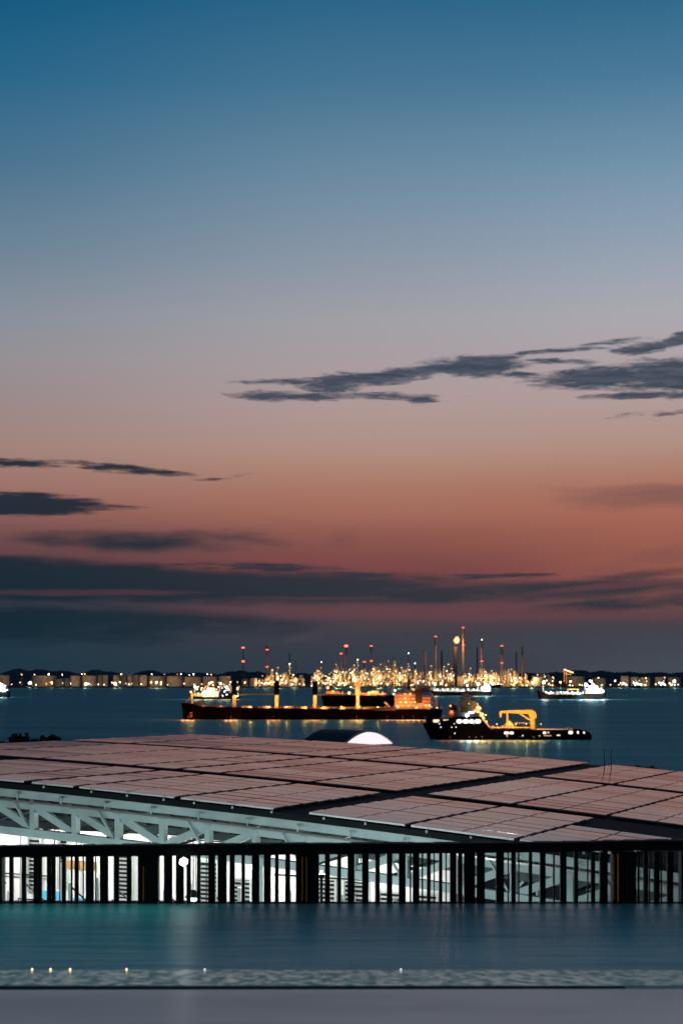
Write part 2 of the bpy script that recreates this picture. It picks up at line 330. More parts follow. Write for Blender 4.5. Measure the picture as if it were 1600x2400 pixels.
xs = [-60, 250, 580, 900, 1200, 1330, 1500, 1680]; yt = [1984,1982,1978.5,1977.5,1976,1974,1971,1969]; yb = [2010,2007,2004,2001,1998,1996,1993,1992]
z_of = lambda y: H-(y-HY)/F*fY-(ZP-.05)
mb = MB()
for i in range(len(xs)-1):
    a, b = fx(xs[i]), fx(xs[i+1])
    mb.hexa([(a,-.04,z_of(yb[i])),(b,-.04,z_of(yb[i+1])),(b,.24,z_of(yb[i+1])),(a,.24,z_of(yb[i])),(a,-.04,z_of(yt[i])),(b,-.04,z_of(yt[i+1])),(b,.24,z_of(yt[i+1])),(a,.24,z_of(yt[i]))])
mb.build('top_rail', 'fence_dark', fence)
mb = MB(); rr = random.Random(4)
x = -20
while x < 1620:                     # pale dashes standing in for faint light along the rail top
    w = rr.uniform(18, 70); k = max(0, min(6, sum(1 for q in xs if q < x)-1)); t = (x-xs[k])/(xs[k+1]-xs[k]); z = z_of(yt[k]+t*(yt[k+1]-yt[k]))
    MB().box(fx(x), fx(x+w), -.03, .2, z+.004, z+rr.uniform(.010,.022)).build('rail_light_dash', 'fence_edge', fence); x += w+rr.uniform(8, 50)
for x, h0, h1 in ((337,2030,2115),(708,2008,2112),(718,2008,2113),(1436,2003,2110),(1446,2000,2112),(1072,2012,2100)):
    MB().cyl((fx(x),-.03,z_of(h1)), (fx(x),-.03,z_of(h0)), .008 if x != 1446 else .016, n=8).build('brass_rod', 'brass', fence)
MB().box(-14, 14, -.015, .3, -4.6, .044).build('base_kerb', 'fence_dark', fence)

kl = empty('added_light_strip', (fx(150), fY-.03, ZP+.05), 'added faint cyan light strip along the waterline under the left half of the fence', 'lamp')  # added light source, brings the teal glow onto the left of the pool
MB().box(-2.6,2.6,-.02,.015,-.004,.012).build('channel', 'fence_dark', kl)
al_ = bpy.data.lights.new('added_strip_lamp', 'AREA'); al_.shape = 'RECTANGLE'; al_.size = 5.2; al_.size_y = .9; al_.energy = 3.6; al_.color = (.10,.75,.85)
ao = bpy.data.objects.new('added_strip_lamp', al_); ao.location = (0,-.5,.55); ao.rotation_euler = (R(-28),0,0); link(ao, kl); ao.visible_camera = False
fl_ = empty('wall_floodlight', (fx(432), fY-.02, H-(2018-HY)/F*fY), 'dazzling round white lamp shining out from the left part of the black fence', 'lamp')
MB().cyl((0,0,0), (0,-.07,0), .11, .09, n=16).build('housing', 'dark_steel', fl_); lamp('lamp_white', (0,-.11,0), .09, fl_, 'bulb'); glow((0,-.22,0), (.8,1,.98), .35, .1, fl_, 'bulb_light')

# ------------------------------------------------------------------ warehouse with arched roof
TH = R(25.28); A = Vector((math.cos(TH), -math.sin(TH), 0)); B = Vector((math.sin(TH), math.cos(TH), 0))
OY = 44.5; O = Vector(((957-800)/F*OY, OY, 0)); Z0 = H-(1931-1588)/F*OY
def rz(u, v): return Z0-.0778*u-.1025*u*u/100-.0109*v+.0032*v*v/100
def UV(u, v, dz=0, z=None):
    p = O+A*u+B*v; return Vector((p.x, p.y, rz(u, v)+dz if z is None else z))
wh = empty('warehouse', tuple(UV(-6, 17, z=8)), 'open sided warehouse with a pale steel truss edge carrying the solar roof', 'building')
W0 = Vector(wh.location)
def WL(u, v, dz=0, z=None): return UV(u, v, dz, z)-W0
U0, U1, V1 = -27.9, 16., 34.2
mb = MB(); nu = 44
for i in range(nu):
    a, b = U0+(U1-U0)*i/nu, U0+(U1-U0)*(i+1)/nu
    mb.hexa([WL(a,-.05,-.32), WL(b,-.05,-.32), WL(b,V1,-.32), WL(a,V1,-.32), WL(a,-.05,-.13), WL(b,-.05,-.13), WL(b,V1,-.13), WL(a,V1,-.13)])
mb.build('roof_deck', 'roof_dark', wh)
# gutter beam, rod, chords
def along(v, dz0, dz1, th, u0=-27, u1=15.5, n=34):
    m = MB()
    for i in range(n):
        a, b = u0+(u1-u0)*i/n, u0+(u1-u0)*(i+1)/n
        m.hexa([WL(a,v,dz0), WL(b,v,dz0), WL(b,v+th,dz0), WL(a,v+th,dz0), WL(a,v,dz1), WL(b,v,dz1), WL(b,v+th,dz1), WL(a,v+th,dz1)])
    return m
along(.12, -.60, -.325, .22).build('eaves_beam', 'truss_paint', wh)
along(.05, -.375, -.335, .06).build('gutter_edge', 'truss_paint', wh)
along(.10, -.74, -.68, .05).build('tie_rod', 'rail_metal', wh)
mb = MB(); u = -26.
while u < 15: mb.box(*(0,)*6) if False else mb.bar(WL(u, .08, -.66), WL(u, .08, -.45), .07, .04); mb.bar(WL(u, .06, -.50), WL(u+.2, .06, -.50), .03); u += 1.72
mb.build_each('beam_cleat', 'truss_paint', wh)
TD = -1.62        # lower chord depth below roof
def truss(v, m, u0=-26.81, n=25, st=1.66):
    front = v < 1; al = MB()
    def put(q, nm):
        if front: q.build(nm, m, wh)
        else: al.add(q.v, q.f)
    put(along(v, TD-.26, TD, .26), 'lower_chord'); put(along(v, -.98, -.76, .24), 'upper_chord')
    for i in range(n):
        u = u0+i*st
        put(MB().bar(WL(u, v+.1, TD-.02), WL(u, v+.1, -.80), .24, .18, up=A), 'truss_post')
        if i < n-1:
            if u < -9.6: put(MB().bar(WL(u+.15, v+.14, -.95), WL(u+st-.05, v+.14, TD+.02), .18, .23), 'truss_diagonal')
            else: put(MB().bar(WL(u+.12, v+.14, TD+.02), WL(u+st-.1, v+.14, -.93), .18, .23), 'truss_diagonal')
            if front and i % 2 == 0: MB().bar(WL(u-.75, v-.03, -.72), WL(u-.12, v-.03, TD+.05), .085, .06).build('truss_strut', m, wh)
    if not front: al.build('inner_truss', m, wh)
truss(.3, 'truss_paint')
for v in (4.5, 9., 15., 21., 28.): truss(v, 'truss_paint_shaded')
m = MB()
for i in range(16):
    u = -26.4+i*1.66*1.5
    m.bar(WL(u, .3, -.5), WL(u, 33.5, -.5), .12, .2); m.bar(WL(u+.8, .4, TD), WL(u+2.2, 4.4, -.9), .07)
    m.bar(WL(u+.2, .4, -.9), WL(u+.2, 4.4, TD+.1), .07)
m.build('purlin', 'truss_paint_shaded', wh)
for i, u in enumerate((-25,-15.2,-5.2,4.8,14.5)):
    for v in (.45, 15.1, 28.2):
        p0 = WL(u, v, z=8); p1 = WL(u, v, TD-.2); MB().cyl(p0, p1, .17, n=12).build('column', 'truss_paint', wh)

# solar arrays on the roof
UB = [(-27.6,-24.25),(-23.9,-19.95),(-19.75,-15.6),(-15.4,-13.65),(-13.3,-11.7),(-11.45,-7.9),(-7.65,-4.42),(-3.2,-.12),(.08,3.2),(3.38,6.5),(6.75,9.9),(10.1,13.2)]
VB = [(0,8.2,8),(9.4,21.3,12),(22.45,34.0,12)]
pos_u = ['at the far left end','second from the left','third from the left','narrow block fourth from left','narrow block fifth from left','sixth from the left','just left of the wide walkway','just right of the wide walkway','second right of the walkway','third right of the walkway','fourth right of the walkway','at the far right end']
pos_v = ['front','middle','back']
for j, (v0, v1, nr) in enumerate(VB):
    for i, (u0, u1) in enumerate(UB):
        if j == 0 and i < 2: continue
        if j == 0 and i >= 10: continue
        if j == 2 and i >= 11: continue
        c0 = UV((u0+u1)/2, (v0+v1)/2, -.13)
        t = empty('solar_array', tuple(c0), 'rose tinted solar panels, %s row, %s' % (pos_v[j], pos_u[i]), 'solar panels', 'solar panel blocks on the arched roof')
        rv = (v1-v0)/nr
        for k in range(nr):
            if j == 0 and i == 9 and k >= 5: continue
            a, b = v0+k*rv+.02, v0+(k+1)*rv-.20
            mb = MB(); um = (u0+u1)/2
            segs = [(u0, um-.03), (um+.03, u1)] if u1-u0 > 2.2 else [(u0, u1)]
            jt = random.uniform(-.002, .002); tj = random.uniform(-.009, .009)
            for s0, s1 in segs:
                q = [UV(s0,a,-.05+jt)-c0, UV(s1,a,-.05+jt)-c0, UV(s1,b,-.035+jt)-c0, UV(s0,b,-.035+jt)-c0,
                     UV(s0,a,-.015+jt)-c0, UV(s1,a,-.015+jt)-c0, UV(s1,b,.0+jt+tj)-c0, UV(s0,b,.0+jt+tj)-c0]
                mb.hexa(q)
            mb.build('panel_row', 'panel_glass', t)
        if j == 0:
            MB().hexa([UV(u0,-.02,-.075)-c0, UV(u1,-.02,-.075)-c0, UV(u1,.016,-.075)-c0, UV(u0,.016,-.075)-c0,
                       UV(u0,-.02,-.018)-c0, UV(u1,-.02,-.018)-c0, UV(u1,.016,-.018)-c0, UV(u0,.016,-.018)-c0]).build('front_rail', 'rail_pale', t)
            u = u0+.5
            while u < u1:
                q = UV(u, -.06, -.14)-c0; MB().box(q.x-.03, q.x+.03, q.y-.03, q.y+.03, q.z-.04, q.z+.03).build('clamp', 'lens_clip', t); u += 1.35
# lightning rods
for x, yt_ in ((1415, 1756), (1431, 1757)):
    p = Vector(P(x, 1794, 72.2)); r_ = empty('lightning_rod', tuple(p), 'thin dark rod standing at the back edge of the solar roof, %s of the pair' % ('left' if x == 1415 else 'right'), 'rod')
    MB().cyl((0,0,-.4), (0,0,(1794-yt_)/F*72.2), .022, .012, n=8).build('rod_shaft', 'dark_steel', r_); MB().cyl((0,0,-.42), (0,0,-.3), .06, n=10).build('rod_base', 'dark_steel', r_)

# ------------------------------------------------------------------ white service building inside the shed
sv = empty('service_building', tuple(UV(-14, 13, z=8)), 'brightly lit white building with louvred openings seen between the fence slats', 'building'); S0 = Vector(sv.location)
def SL(u, v, z): return UV(u, v, z=z)-S0
def sbox(u0, u1, v0, v1, z0, z1, mb=None):
    mb = mb or MB()
    return mb.hexa([SL(u0,v0,z0),SL(u1,v0,z0),SL(u1,v1,z0),SL(u0,v1,z0),SL(u0,v0,z1),SL(u1,v0,z1),SL(u1,v1,z1),SL(u0,v1,z1)])
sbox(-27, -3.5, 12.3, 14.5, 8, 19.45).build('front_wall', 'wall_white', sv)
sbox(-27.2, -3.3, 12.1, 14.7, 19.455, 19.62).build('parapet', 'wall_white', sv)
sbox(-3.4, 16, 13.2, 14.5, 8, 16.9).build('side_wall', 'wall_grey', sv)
rs = random.Random(8)
def louvre(u0, u1, z0, z1, m='truss_paint'):
    f = MB()
    for (a, b, c_, d) in ((u0-.08,u0,z0-.08,z1+.08),(u1,u1+.08,z0-.08,z1+.08),(u0,u1,z0-.08,z0),(u0,u1,z1,z1+.08)): sbox(a, b, 12.17, 12.297, c_, d, f)
    fr = f.build('window', m, sv); s_ = MB(); z = z0+.08
    while z < z1-.05: sbox(u0, u1, 12.20, 12.285, z, z+.07, s_); z += .17
    s_.build('louvre_slats', 'wall_grey', fr)
    b_ = MB(); sbox(u0, u1, 12.287, 12.297, z0, z1, b_); b_.build('recess', 'roof_dark', fr)
for u0, u1, z0, z1 in ((-24.6,-23.9,16.2,18.3),(-22.6,-22.0,17,19.2),(-21,-20.6,17.2,19.2),(-18.2,-17.4,16.9,19),(-14.2,-13.4,16.1,18.6),(-12.7,-11.9,15.6,18),(-9.2,-8.2,15.6,18.2),(-7.8,-6.8,15.6,18.2),(-6.3,-5.4,15.2,17.9),(-4.9,-4.0,15.2,17.9)): louvre(u0, u1, z0, z1)
for u0, u1, z0, z1 in ((-22.2,-21.0,15.6,17),(-20.3,-19.4,15.2,16.8),(-18.4,-17.3,15.0,16.7)):
    g_ = sbox(u0, u1, 12.2, 12.29, z0, z1).build('glass_panel', 'glass_cyan', sv)
sbox(-20.6, -19.2, 12.1, 12.29, 18.0, 18.35).build('brown_duct', 'brown_box', sv)
mb = MB()
for k in range(9): z = 14.6+k*.62+rs.uniform(-.1,.1); a = rs.uniform(-26,-9); sbox(a, a+rs.uniform(3,8), 11.9, 11.96, z, z+.05, mb)
mb.build_each('pipe_run', 'roof_dark', sv)
mb = MB()
for k in range(26): u = -26+k*.86+rs.uniform(-.2,.2); sbox(u, u+.05, 11.8, 11.86, 14.0, rs.uniform(16.5,19.6), mb)
mb.build('vertical_pipe', 'wall_grey', sv)
# pipe rack / gantry in front of the wall
pr = empty('pipe_gantry', tuple(UV(-10, 8, z=8)), 'pale steel gantry with handrails and criss-cross bracing in front of the white wall', 'gantry'); S0 = Vector(pr.location)
mb = MB(); hr = MB(); bc = MB()
for k in range(9):
    u = -19+k*2.1
    for v in (7.2, 9.0): mb.bar(SL(u, v, 8), SL(u, v, 18.2), .14)
    bc.bar(SL(u, 7.2, 14.6), SL(u+2.1, 7.2, 16.4), .06); bc.bar(SL(u, 7.2, 18.1), SL(u+2.1, 7.2, 16.6), .05)
mb.build('gantry_post', 'truss_paint', pr); bc.build('brace', 'dark_steel', pr)
for z in (14.5, 16.5): sbox(-19.2, 0, 7.0, 9.2, z-.12, z).build('walkway', 'stair_grey', pr)
for z in (15.0, 15.5, 17.0, 17.5): hr.bar(SL(-19.2, 7.05, z), SL(0, 7.05, z), .045)
for k in range(28): hr.bar(SL(-19.2+k*.7, 7.05, 16.5), SL(-19.2+k*.7, 7.05, 17.5), .03); hr.bar(SL(-19.2+k*.7, 7.05, 14.5), SL(-19.2+k*.7, 7.05, 15.5), .03)
hr.build('handrail', 'dark_steel', pr)
# stairway at the right
st = empty('stairway', tuple(UV(4, 6, z=8)), 'grey steel stairway with solid sloping sides behind the right end of the fence', 'stairs'); S0 = Vector(st.location)
mb = MB()
for v in (5.0, 6.6):
    mb.hexa([SL(-.6,v,16.0),SL(5.4,v,19.0),SL(5.4,v+.12,19.0),SL(-.6,v+.12,16.0),SL(-.6,v,16.9),SL(5.4,v,19.9),SL(5.4,v+.12,19.9),SL(-.6,v+.12,16.9)])
    mb.hexa([SL(3.2,v+2.2,15.3),SL(9.4,v+2.2,18.3),SL(9.4,v+2.32,18.3),SL(3.2,v+2.32,15.3),SL(3.2,v+2.2,16.1),SL(9.4,v+2.2,19.1),SL(9.4,v+2.32,19.1),SL(3.2,v+2.32,16.1)])
mb.build('stringer', 'truss_paint', st)
mb = MB()
for k in range(17): sbox(-.4+k*.34, -.1+k*.34, 5.12, 6.6, 16.15+k*.17, 16.2+k*.17, mb)
mb.build('tread', 'stair_grey', st)
sbox(5.4, 9.0, 4.9, 6.8, 18.9, 19.05).build('landing', 'stair_grey', st)
sbox(-1.4, 8.5, 9.4, 9.6, 12, 16.1).build('base_panel', 'wall_white', st)
mb = MB()
for k in range(4): u = -.6+k*2.9; mb.bar(SL(u, 5, 8), SL(u, 5, 19.5), .13); mb.bar(SL(u, 5, 17), SL(u+2.4, 5, 19.6), .08)
mb.build('support_post', 'truss_paint', st)

# ------------------------------------------------------------------ lamps in and before the shed
def flood(px, py, Y, label, r=.07, power=1500, col=COOL, kind='lamp_cool', zbase=8.):
    p = Vector(P(px, py, Y)); t = empty('floodlight', (p.x, p.y, zbase), label, 'lamp'); h = p.z-zbase
    MB().cyl((0,0,0), (0,0,h-.12), .05, .035, n=10).build('pole', 'dark_steel', t)
    MB().cyl((0,0,h-.12), (0,0,h-.02), .07, .10, n=12).build('housing', 'dark_steel', t)
    lamp(kind, (0,0,h+r*.6), r, t, 'bulb'); glow((0,0,h+r*2.2), col, power, .12, t, 'bulb_light'); return t
flood(753, 2046, 39, 'small white yard lamp glowing behind the fence slats', .035, 500)
def hung(u, v, z, power, label, col=WHITE, kind='lamp_white', r=.12):
    p = UV(u, v, z=z); t = empty('ceiling_lamp', tuple(p), label, 'lamp', 'lamps hung under the warehouse roof')
    MB().cyl((0,0,.1), (0,0,.34), .30, .08, n=14).build('shade', 'dark_steel', t); MB().cyl((0,0,.34), (0,0,rz(u,v)-z-.4), .02, n=6).build('cord', 'dark_steel', t)
    lamp(kind, (0,0,.02), r, t, 'bulb'); glow((0,0,-.12), col, power, .2, t, 'bulb_light')
for u in (-24,-19.5,-15,-10.5,-6): hung(u, 9.8, 18.9, 500, 'bell shaded white lamp hung close to the lit white wall')
for u in (-17, -9, -1): hung(u, 3.0, 18.6, 170, 'bell shaded cool lamp hung low behind the front truss', (.72,1,.96), 'lamp_cool')
def yard(u, v, z, power, label):  # added floodlights, out of sight, to brighten the front truss
    p = UV(u, v, z=z); t = empty('added_floodlight', tuple(p), label, 'lamp', 'added cool floodlights washing the truss from below')
    MB().box(-.16,.16,-.1,.1,-.14,-.02).build('housing', 'dark_steel', t); MB().cyl((0,0,-9), (0,0,-.15), .06, n=8).build('pole', 'dark_steel', t)
    lamp('lamp_cool', (0,0,.03), .07, t, 'bulb'); glow((0,0,.2), (.74,1,.97), power, .15, t, 'bulb_light')
for u, pw in ((-15, 460), (-8.5, 460), (-2, 420), (5, 120)): yard(u, -3.4, 17.2, pw, 'added cool floodlight aimed up at the roof truss, hidden low behind the fence')
for u in (3.5, 9): hung(u, 7.6, 18.9, 150, 'bell shaded lamp hung above the grey stairway', (.8,1,.98), 'lamp_cool')
hung(2.5, 7.2, 15.2, 260, 'warm bell shaded lamp hung low beside the grey stairway', WARM, 'lamp_warm', .06)

# ------------------------------------------------------------------ barrel-vault building
va = empty('vaulted_hall', tuple(Vector(P(862, 1745, 150))*1), 'dark barrel vaulted roof with one glowing white arched end rising behind the solar roof', 'building')
va.location.z = 8; va.rotation_euler = (0,0,R(40))
sc = 150/F; hw = 66*sc*1.22; rise = 33*sc; zb_ = H-(1745-HY)*sc-8
def arch(n, hw_, rise_, z0, y): return [(hw_*(2*i/n-1), y, z0+rise_*(1-abs(2*i/n-1)**1.9)) for i in range(n+1)]
def vault(y0, y1, hw_, rise_, th, name, m):
    n = 20; o0 = arch(n, hw_, rise_, zb_, y0); o1 = arch(n, hw_, rise_, zb_, y1); i0 = arch(n, hw_-th, rise_-th, zb_, y0); i1 = arch(n, hw_-th, rise_-th, zb_, y1)
    mb = MB(); vs = o0+o1+i0+i1; k = n+1; fs = []
    for i in range(n): fs += [(i,i+1,k+i+1,k+i),(2*k+i,3*k+i,3*k+i+1,2*k+i+1),(i,2*k+i,2*k+i+1,i+1),(k+i,k+i+1,3*k+i+1,3*k+i)]
    mb.add(vs, fs).build(name, m, va, smooth=False)
vault(0, 6.4, hw, rise, .14, 'roof', 'vault_shell'); vault(-.25, -.02, hw+.04, rise+.04, .17, 'arch_trim', 'vault_trim')
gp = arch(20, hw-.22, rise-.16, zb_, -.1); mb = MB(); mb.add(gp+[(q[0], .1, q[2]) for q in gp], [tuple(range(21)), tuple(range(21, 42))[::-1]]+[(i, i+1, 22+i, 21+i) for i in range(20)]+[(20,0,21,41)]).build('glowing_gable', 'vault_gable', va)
MB().box(-hw, hw, 0, 7.5, 0, zb_-.005).build('wall', 'wall_grey', va)

# ------------------------------------------------------------------ trees behind the roof
def leaves(c, r, n, m, size, parent, seed, name='crown'):
    q = random.Random(seed); mb = MB(); cl = []
    for _ in range(16):
        d = Vector((q.gauss(0,1), q.gauss(0,1), q.gauss(0,.8))).normalized(); cl.append((Vector(c)+Vector((d.x*r[0],d.y*r[1],d.z*r[2]))*q.uniform(.3,.85), q.uniform(.25,.5)))
    for _ in range(n):
        cc, rr_ = q.choice(cl); p = cc+Vector((q.gauss(0,1)*r[0],q.gauss(0,1)*r[1],q.gauss(0,1)*r[2]))*rr_*.42
        a = Vector((q.uniform(-1,1),q.uniform(-1,1),q.uniform(-1,1))).normalized()*size; b = a.cross(Vector((q.uniform(-1,1),q.uniform(-1,1),q.uniform(-1,1)))).normalized()*size*.6
        mb.add([p-a, p-b, p+a, p+b], [(0,1,2,3)])
    return mb.build(name, m, parent)
def tree(px, ptop, Y, rx, h, seed, label, m='leaf_dark', n=2600):
    p = P(px, ptop, Y); t = empty('tree', (p[0], Y, 8), label, 'tree', 'trees behind the solar roof'); top = p[2]-8
    mb = MB(); mb.cyl((0,0,0), (.1,0,top-h*1.1), .28, .16, n=10); q = random.Random(seed)
    for k in range(6): a = k*1.05; mb.cyl((.1,0,top-h*1.2), (math.cos(a)*rx*.6, math.sin(a)*rx*.6, top-h*.5), .10, .03, n=6)
    mb.build('trunk', 'bark', t); leaves((0,0,top-h*.75), (rx, rx, h*.75), int(n*2.2), m, .24, t, seed)
tree(66, 1716, 104, 1.5, 1.9, 3, 'dark round tree with the highest crown behind the left roof edge')
tree(103, 1722, 106, 1.0, 1.5, 5, 'smaller dark tree right beside the highest crown behind the roof')
tree(130, 1725, 108, .7, 1.2, 6, 'rightmost low dark treetop behind the left roof edge')
tree(-4, 1725, 102, .8, 1.5, 7, 'dark treetop cut by the left frame edge behind the roof')
tree(30, 1732, 100, .8, 1.3, 8, 'low dark treetop just left of the highest crown')
tree(1509, 1794, 84, .55, .6, 9, 'dry olive treetop poking above the right back edge of the roof', 'leaf_dry', 900)

# ------------------------------------------------------------------ far shore
SY = 3900.; SS = SY/F           # metres per pixel at the shore
def shx(x, Y=SY): return (x-800)/F*Y
def shz(y, Y=SY): return H-(y-HY)/F*Y
rs = random.Random(5)
mb = MB(); n = 120; x0, x1 = shx(-500), shx(2100); fr = []; 
for i in range(n+1):
    x = x0+(x1-x0)*i/n; j = rs.uniform(-12, 12); fr.append((x, SY+j))
vs = [(x, y, -1) for x, y in fr]+[(x, y+3, 3.2) for x, y in fr]+[(x, y+4200, 3.4) for x, y in fr]
mb.add(vs, [(i, i+1, n+1+i+1, n+1+i) for i in range(n)]+[(n+1+i, n+2+i, 2*n+3+i, 2*n+2+i) for i in range(n)])
tag(mb.build('island', 'shore'), kind='structure')
# hills: low mounds with an uneven wooded outline
hills = [(-160,120,16),(40,38,18),(95,45,17),(140,60,14),(225,45,16),(262,30,12),(350,45,15),(420,60,11),(470,60,10),(560,60,14),(600,50,12),(700,90,9),(1240,60,10),(1300,50,11),(1356,38,16),(1410,50,14),(1470,60,12),(1540,60,11),(1640,90,14)]
mb = MB(); nx = 700; HYY = 5200.; top = []
for i in range(nx+1):
    x = -400+2400*i/nx; h = 4.
    for cx, w, hh in hills: h = max(h, hh*1.15*math.exp(-((x-cx)/w)**2*1.1)+2)
    h += rs.uniform(-.8, .8)+1.2*math.sin(x*.31)*math.sin(x*.13+2)
    top.append((shx(x, HYY), max(4., H+(h-2)/F*HYY)))
vs = []
for dyy, k in ((-500, 0), (-150, .72), (0, 1.), (400, .6), (700, 0)): vs += [(x, HYY+dyy, 3+(z-3)*k) for x, z in top]
fs = []
for r_ in range(4): fs += [(r_*(nx+1)+i, r_*(nx+1)+i+1, (r_+1)*(nx+1)+i+1, (r_+1)*(nx+1)+i) for i in range(nx)]
tag(mb.add(vs, fs).build('hills', 'hill'), kind='structure')

# storage tanks
def tank(x0, x1, ytop, m, label, Y=3990, ybot=None):
    s_ = Y/F; r = (x1-x0)/2*s_; h = H-(ytop-HY)*s_-3.3; t = empty('storage_tank', (((x0+x1)/2-800)*s_, Y+r, 3.3), label, 'tank', 'oil storage tanks on the far shore')
    MB().cyl((0,0,0), (0,0,h), r, n=28).build('shell', m, t, smooth=False); MB().cyl((0,0,h+.02), (0,0,h+1.2), r*.99, r*.2, n=28).build('roof', m, t)
    mb = MB(); k = 14
    for i in range(k):
        a = -2.4+i*1.7/k; b = -2.4+(i+1)*1.7/k; mb.bar((r*1.02*math.cos(a), r*1.02*math.sin(a), h*i/k), (r*1.02*math.cos(b), r*1.02*math.sin(b), h*(i+1)/k), .8, .5)
    mb.build('spiral_stair', 'steel_far', t); return t
TK = [(-30,17,1583,'tank_pale','pale wide tank cut by the left edge of the picture'),(70,127,1584,'tank_pale','long pale tank right of the leftmost lamps on the shore'),(128,150,1592,'tank_dark','low dark tank between two long pale ones'),
 (151,163,1590,'tank_dark','narrow dark tank touching a brightly lit one'),(164,187,1584,'tank_pale','brightly lit pale tank left of the first big lamp star'),(190,228,1584,'tank_pale','pale tank behind the first bright shore lamp'),(229,241,1582,'tank_dark','tall dark tank left of a lit slim tank'),(242,252,1583,'tank_pale','slim tank lit on its right side'),
 (265,280,1583,'tank_pale','lit tank behind the second bright shore lamp'),(282,296,1582,'tank_dark','tall dark tank right of the second bright shore lamp'),(298,309,1583,'tank_pale','slim pale tank between two tall dark ones'),(310,325,1582,'tank_dark','tall dark tank left of a glowing pale one'),
 (326,344,1583,'tank_pale','glowing pale tank right of the tallest dark tank'),(346,386,1585,'tank_pale','wide pale tank with three lamps before it'),(388,428,1585,'tank_pale','wide pale tank left of the bulk carrier bow lamp'),(430,470,1587,'tank_pale','wide pale tank behind the floodlit work boat bow'),(474,508,1586,'tank_pale','wide pale tank behind the floodlit work boat mast'),
 (512,540,1585,'tank_pale','pale tank left of the lattice mast chimney'),(566,582,1592,'tank_dark','small orange lit tank right of the lattice mast chimney'),(585,602,1590,'tank_pale','small square looking orange lit tank'),(691,713,1592,'tank_dark','low tank glowing orange under the process lamps'),
 (1250,1300,1588,'tank_dark','low dark tank right of the last tall chimney'),(1330,1372,1586,'tank_dark','dark tank beside the lit conveyor tower'),(1392,1420,1590,'tank_dark','low dark tank behind the floodlit tanker stern'),(1455,1474,1585,'tank_pale','pale tank on the right shore'),(1478,1496,1587,'tank_pale','pale tank second on the right shore'),
 (1498,1524,1588,'tank_pale','wide low tank on the right shore'),(1536,1560,1587,'tank_pale','pale tank near the right edge'),(1566,1596,1588,'tank_pale','rightmost pale tank on the shore')]
for a in TK: tank(a[0], a[1], a[2], a[3], a[4])
# shore lamps
mlp = bpy.data.meshes.new('lamp_pole'); _m = MB().cyl((0,0,0), (0,0,1), .25, .15, n=6); mlp.from_pydata(_m.v, [], _m.f); mlp.materials.append(MATS['dark_steel'])
def shore_lamp(x, y, r, kind, Y=3935, label='small lamp post in the row of lights along the far shore', pw=0, col=WARM):
    z = H-(y-HY)/F*Y; t = empty('lamp_post', ((x-800)/F*Y, Y, 3.2), label, 'lamp post', 'lamp posts along the far shore')
    p_ = bpy.data.objects.new('pole', mlp); p_.scale = (1,1,max(.5, z-3.2)); link(p_, t); lamp(kind, (0,0,max(.6, z-3.2)), r, t, 'lamp_head')
    if pw: glow((0,-4,max(2, z-3.2)), col, pw, 1.5, t, 'lamp_head_light')
big = [(72,1600,3.2,'lamp_warm','bright warm lamp post before the long pale tank'),(122,1600,2.8,'lamp_orange','bright orange lamp post at the end of the long pale tank'),(202,1603,4.2,'lamp_warm','brightest lamp post on the left shore'),(270,1602,3.6,'lamp_warm','bright warm lamp post before the lit tank'),
 (355,1599,2.4,'lamp_orange','left of three orange lamps before a wide pale tank'),(367,1599,2.6,'lamp_warm','middle of three lamps before a wide pale tank'),(378,1599,2.4,'lamp_orange','right of three orange lamps before a wide pale tank'),(634,1600,2.6,'lamp_orange','orange lamp post left of the first ship crane'),(574,1600,2.4,'lamp_orange','orange lamp before the small dark tank'),
 (600,1601,2.2,'lamp_orange','orange lamp before the small square tank'),(1248,1600,3.2,'lamp_white','white lamp post above the bow of the floodlit tanker'),(1202,1605,2.4,'lamp_orange','orange lamp post right of the far boat'),(1312,1599,2.6,'lamp_orange','orange lamp post under the conveyor tower'),(1336,1597,2.2,'lamp_warm','warm lamp post right of the conveyor tower'),
 (1579,1597,3.4,'lamp_white','bright white lamp post near the right edge')]
for x, y, r, k, lb in big: shore_lamp(x, y, r, k, label=lb, pw=60000 if r > 2.5 else 30000, col=ORANGE if 'orange' in k else WARM)
for i in range(58):
    x = rs.uniform(0, 560); y = rs.choice((1581, 1599, 1601, 1603, 1604, 1605))+rs.uniform(-1.2, 1.2)
    shore_lamp(x, y, rs.uniform(.8, 1.7), rs.choice(('lamp_warm','lamp_warm','lamp_orange','lamp_white','lamp_dim')), pw=14000 if i % 4 == 0 else 0)
for i in range(62):
    x = rs.uniform(1215, 1600) if i % 3 else rs.uniform(1440, 1600); y = rs.choice((1588, 1596, 1601, 1603, 1604, 1605, 1606))+rs.uniform(-1.5, 1.5)
    shore_lamp(x, y, rs.uniform(.8, 1.8), rs.choice(('lamp_warm','lamp_orange','lamp_white','lamp_gold','lamp_dim')), pw=14000 if i % 4 == 0 else 0)
for i in range(75):
    x = rs.uniform(600, 1240); y = rs.choice((1597, 1600, 1602, 1604, 1606))+rs.uniform(-1., 1.)
    shore_lamp(x, y, rs.uniform(.9, 2.), rs.choice(('lamp_warm','lamp_warm','lamp_white','lamp_gold','lamp_orange')), pw=18000 if i % 5 == 0 else 0)

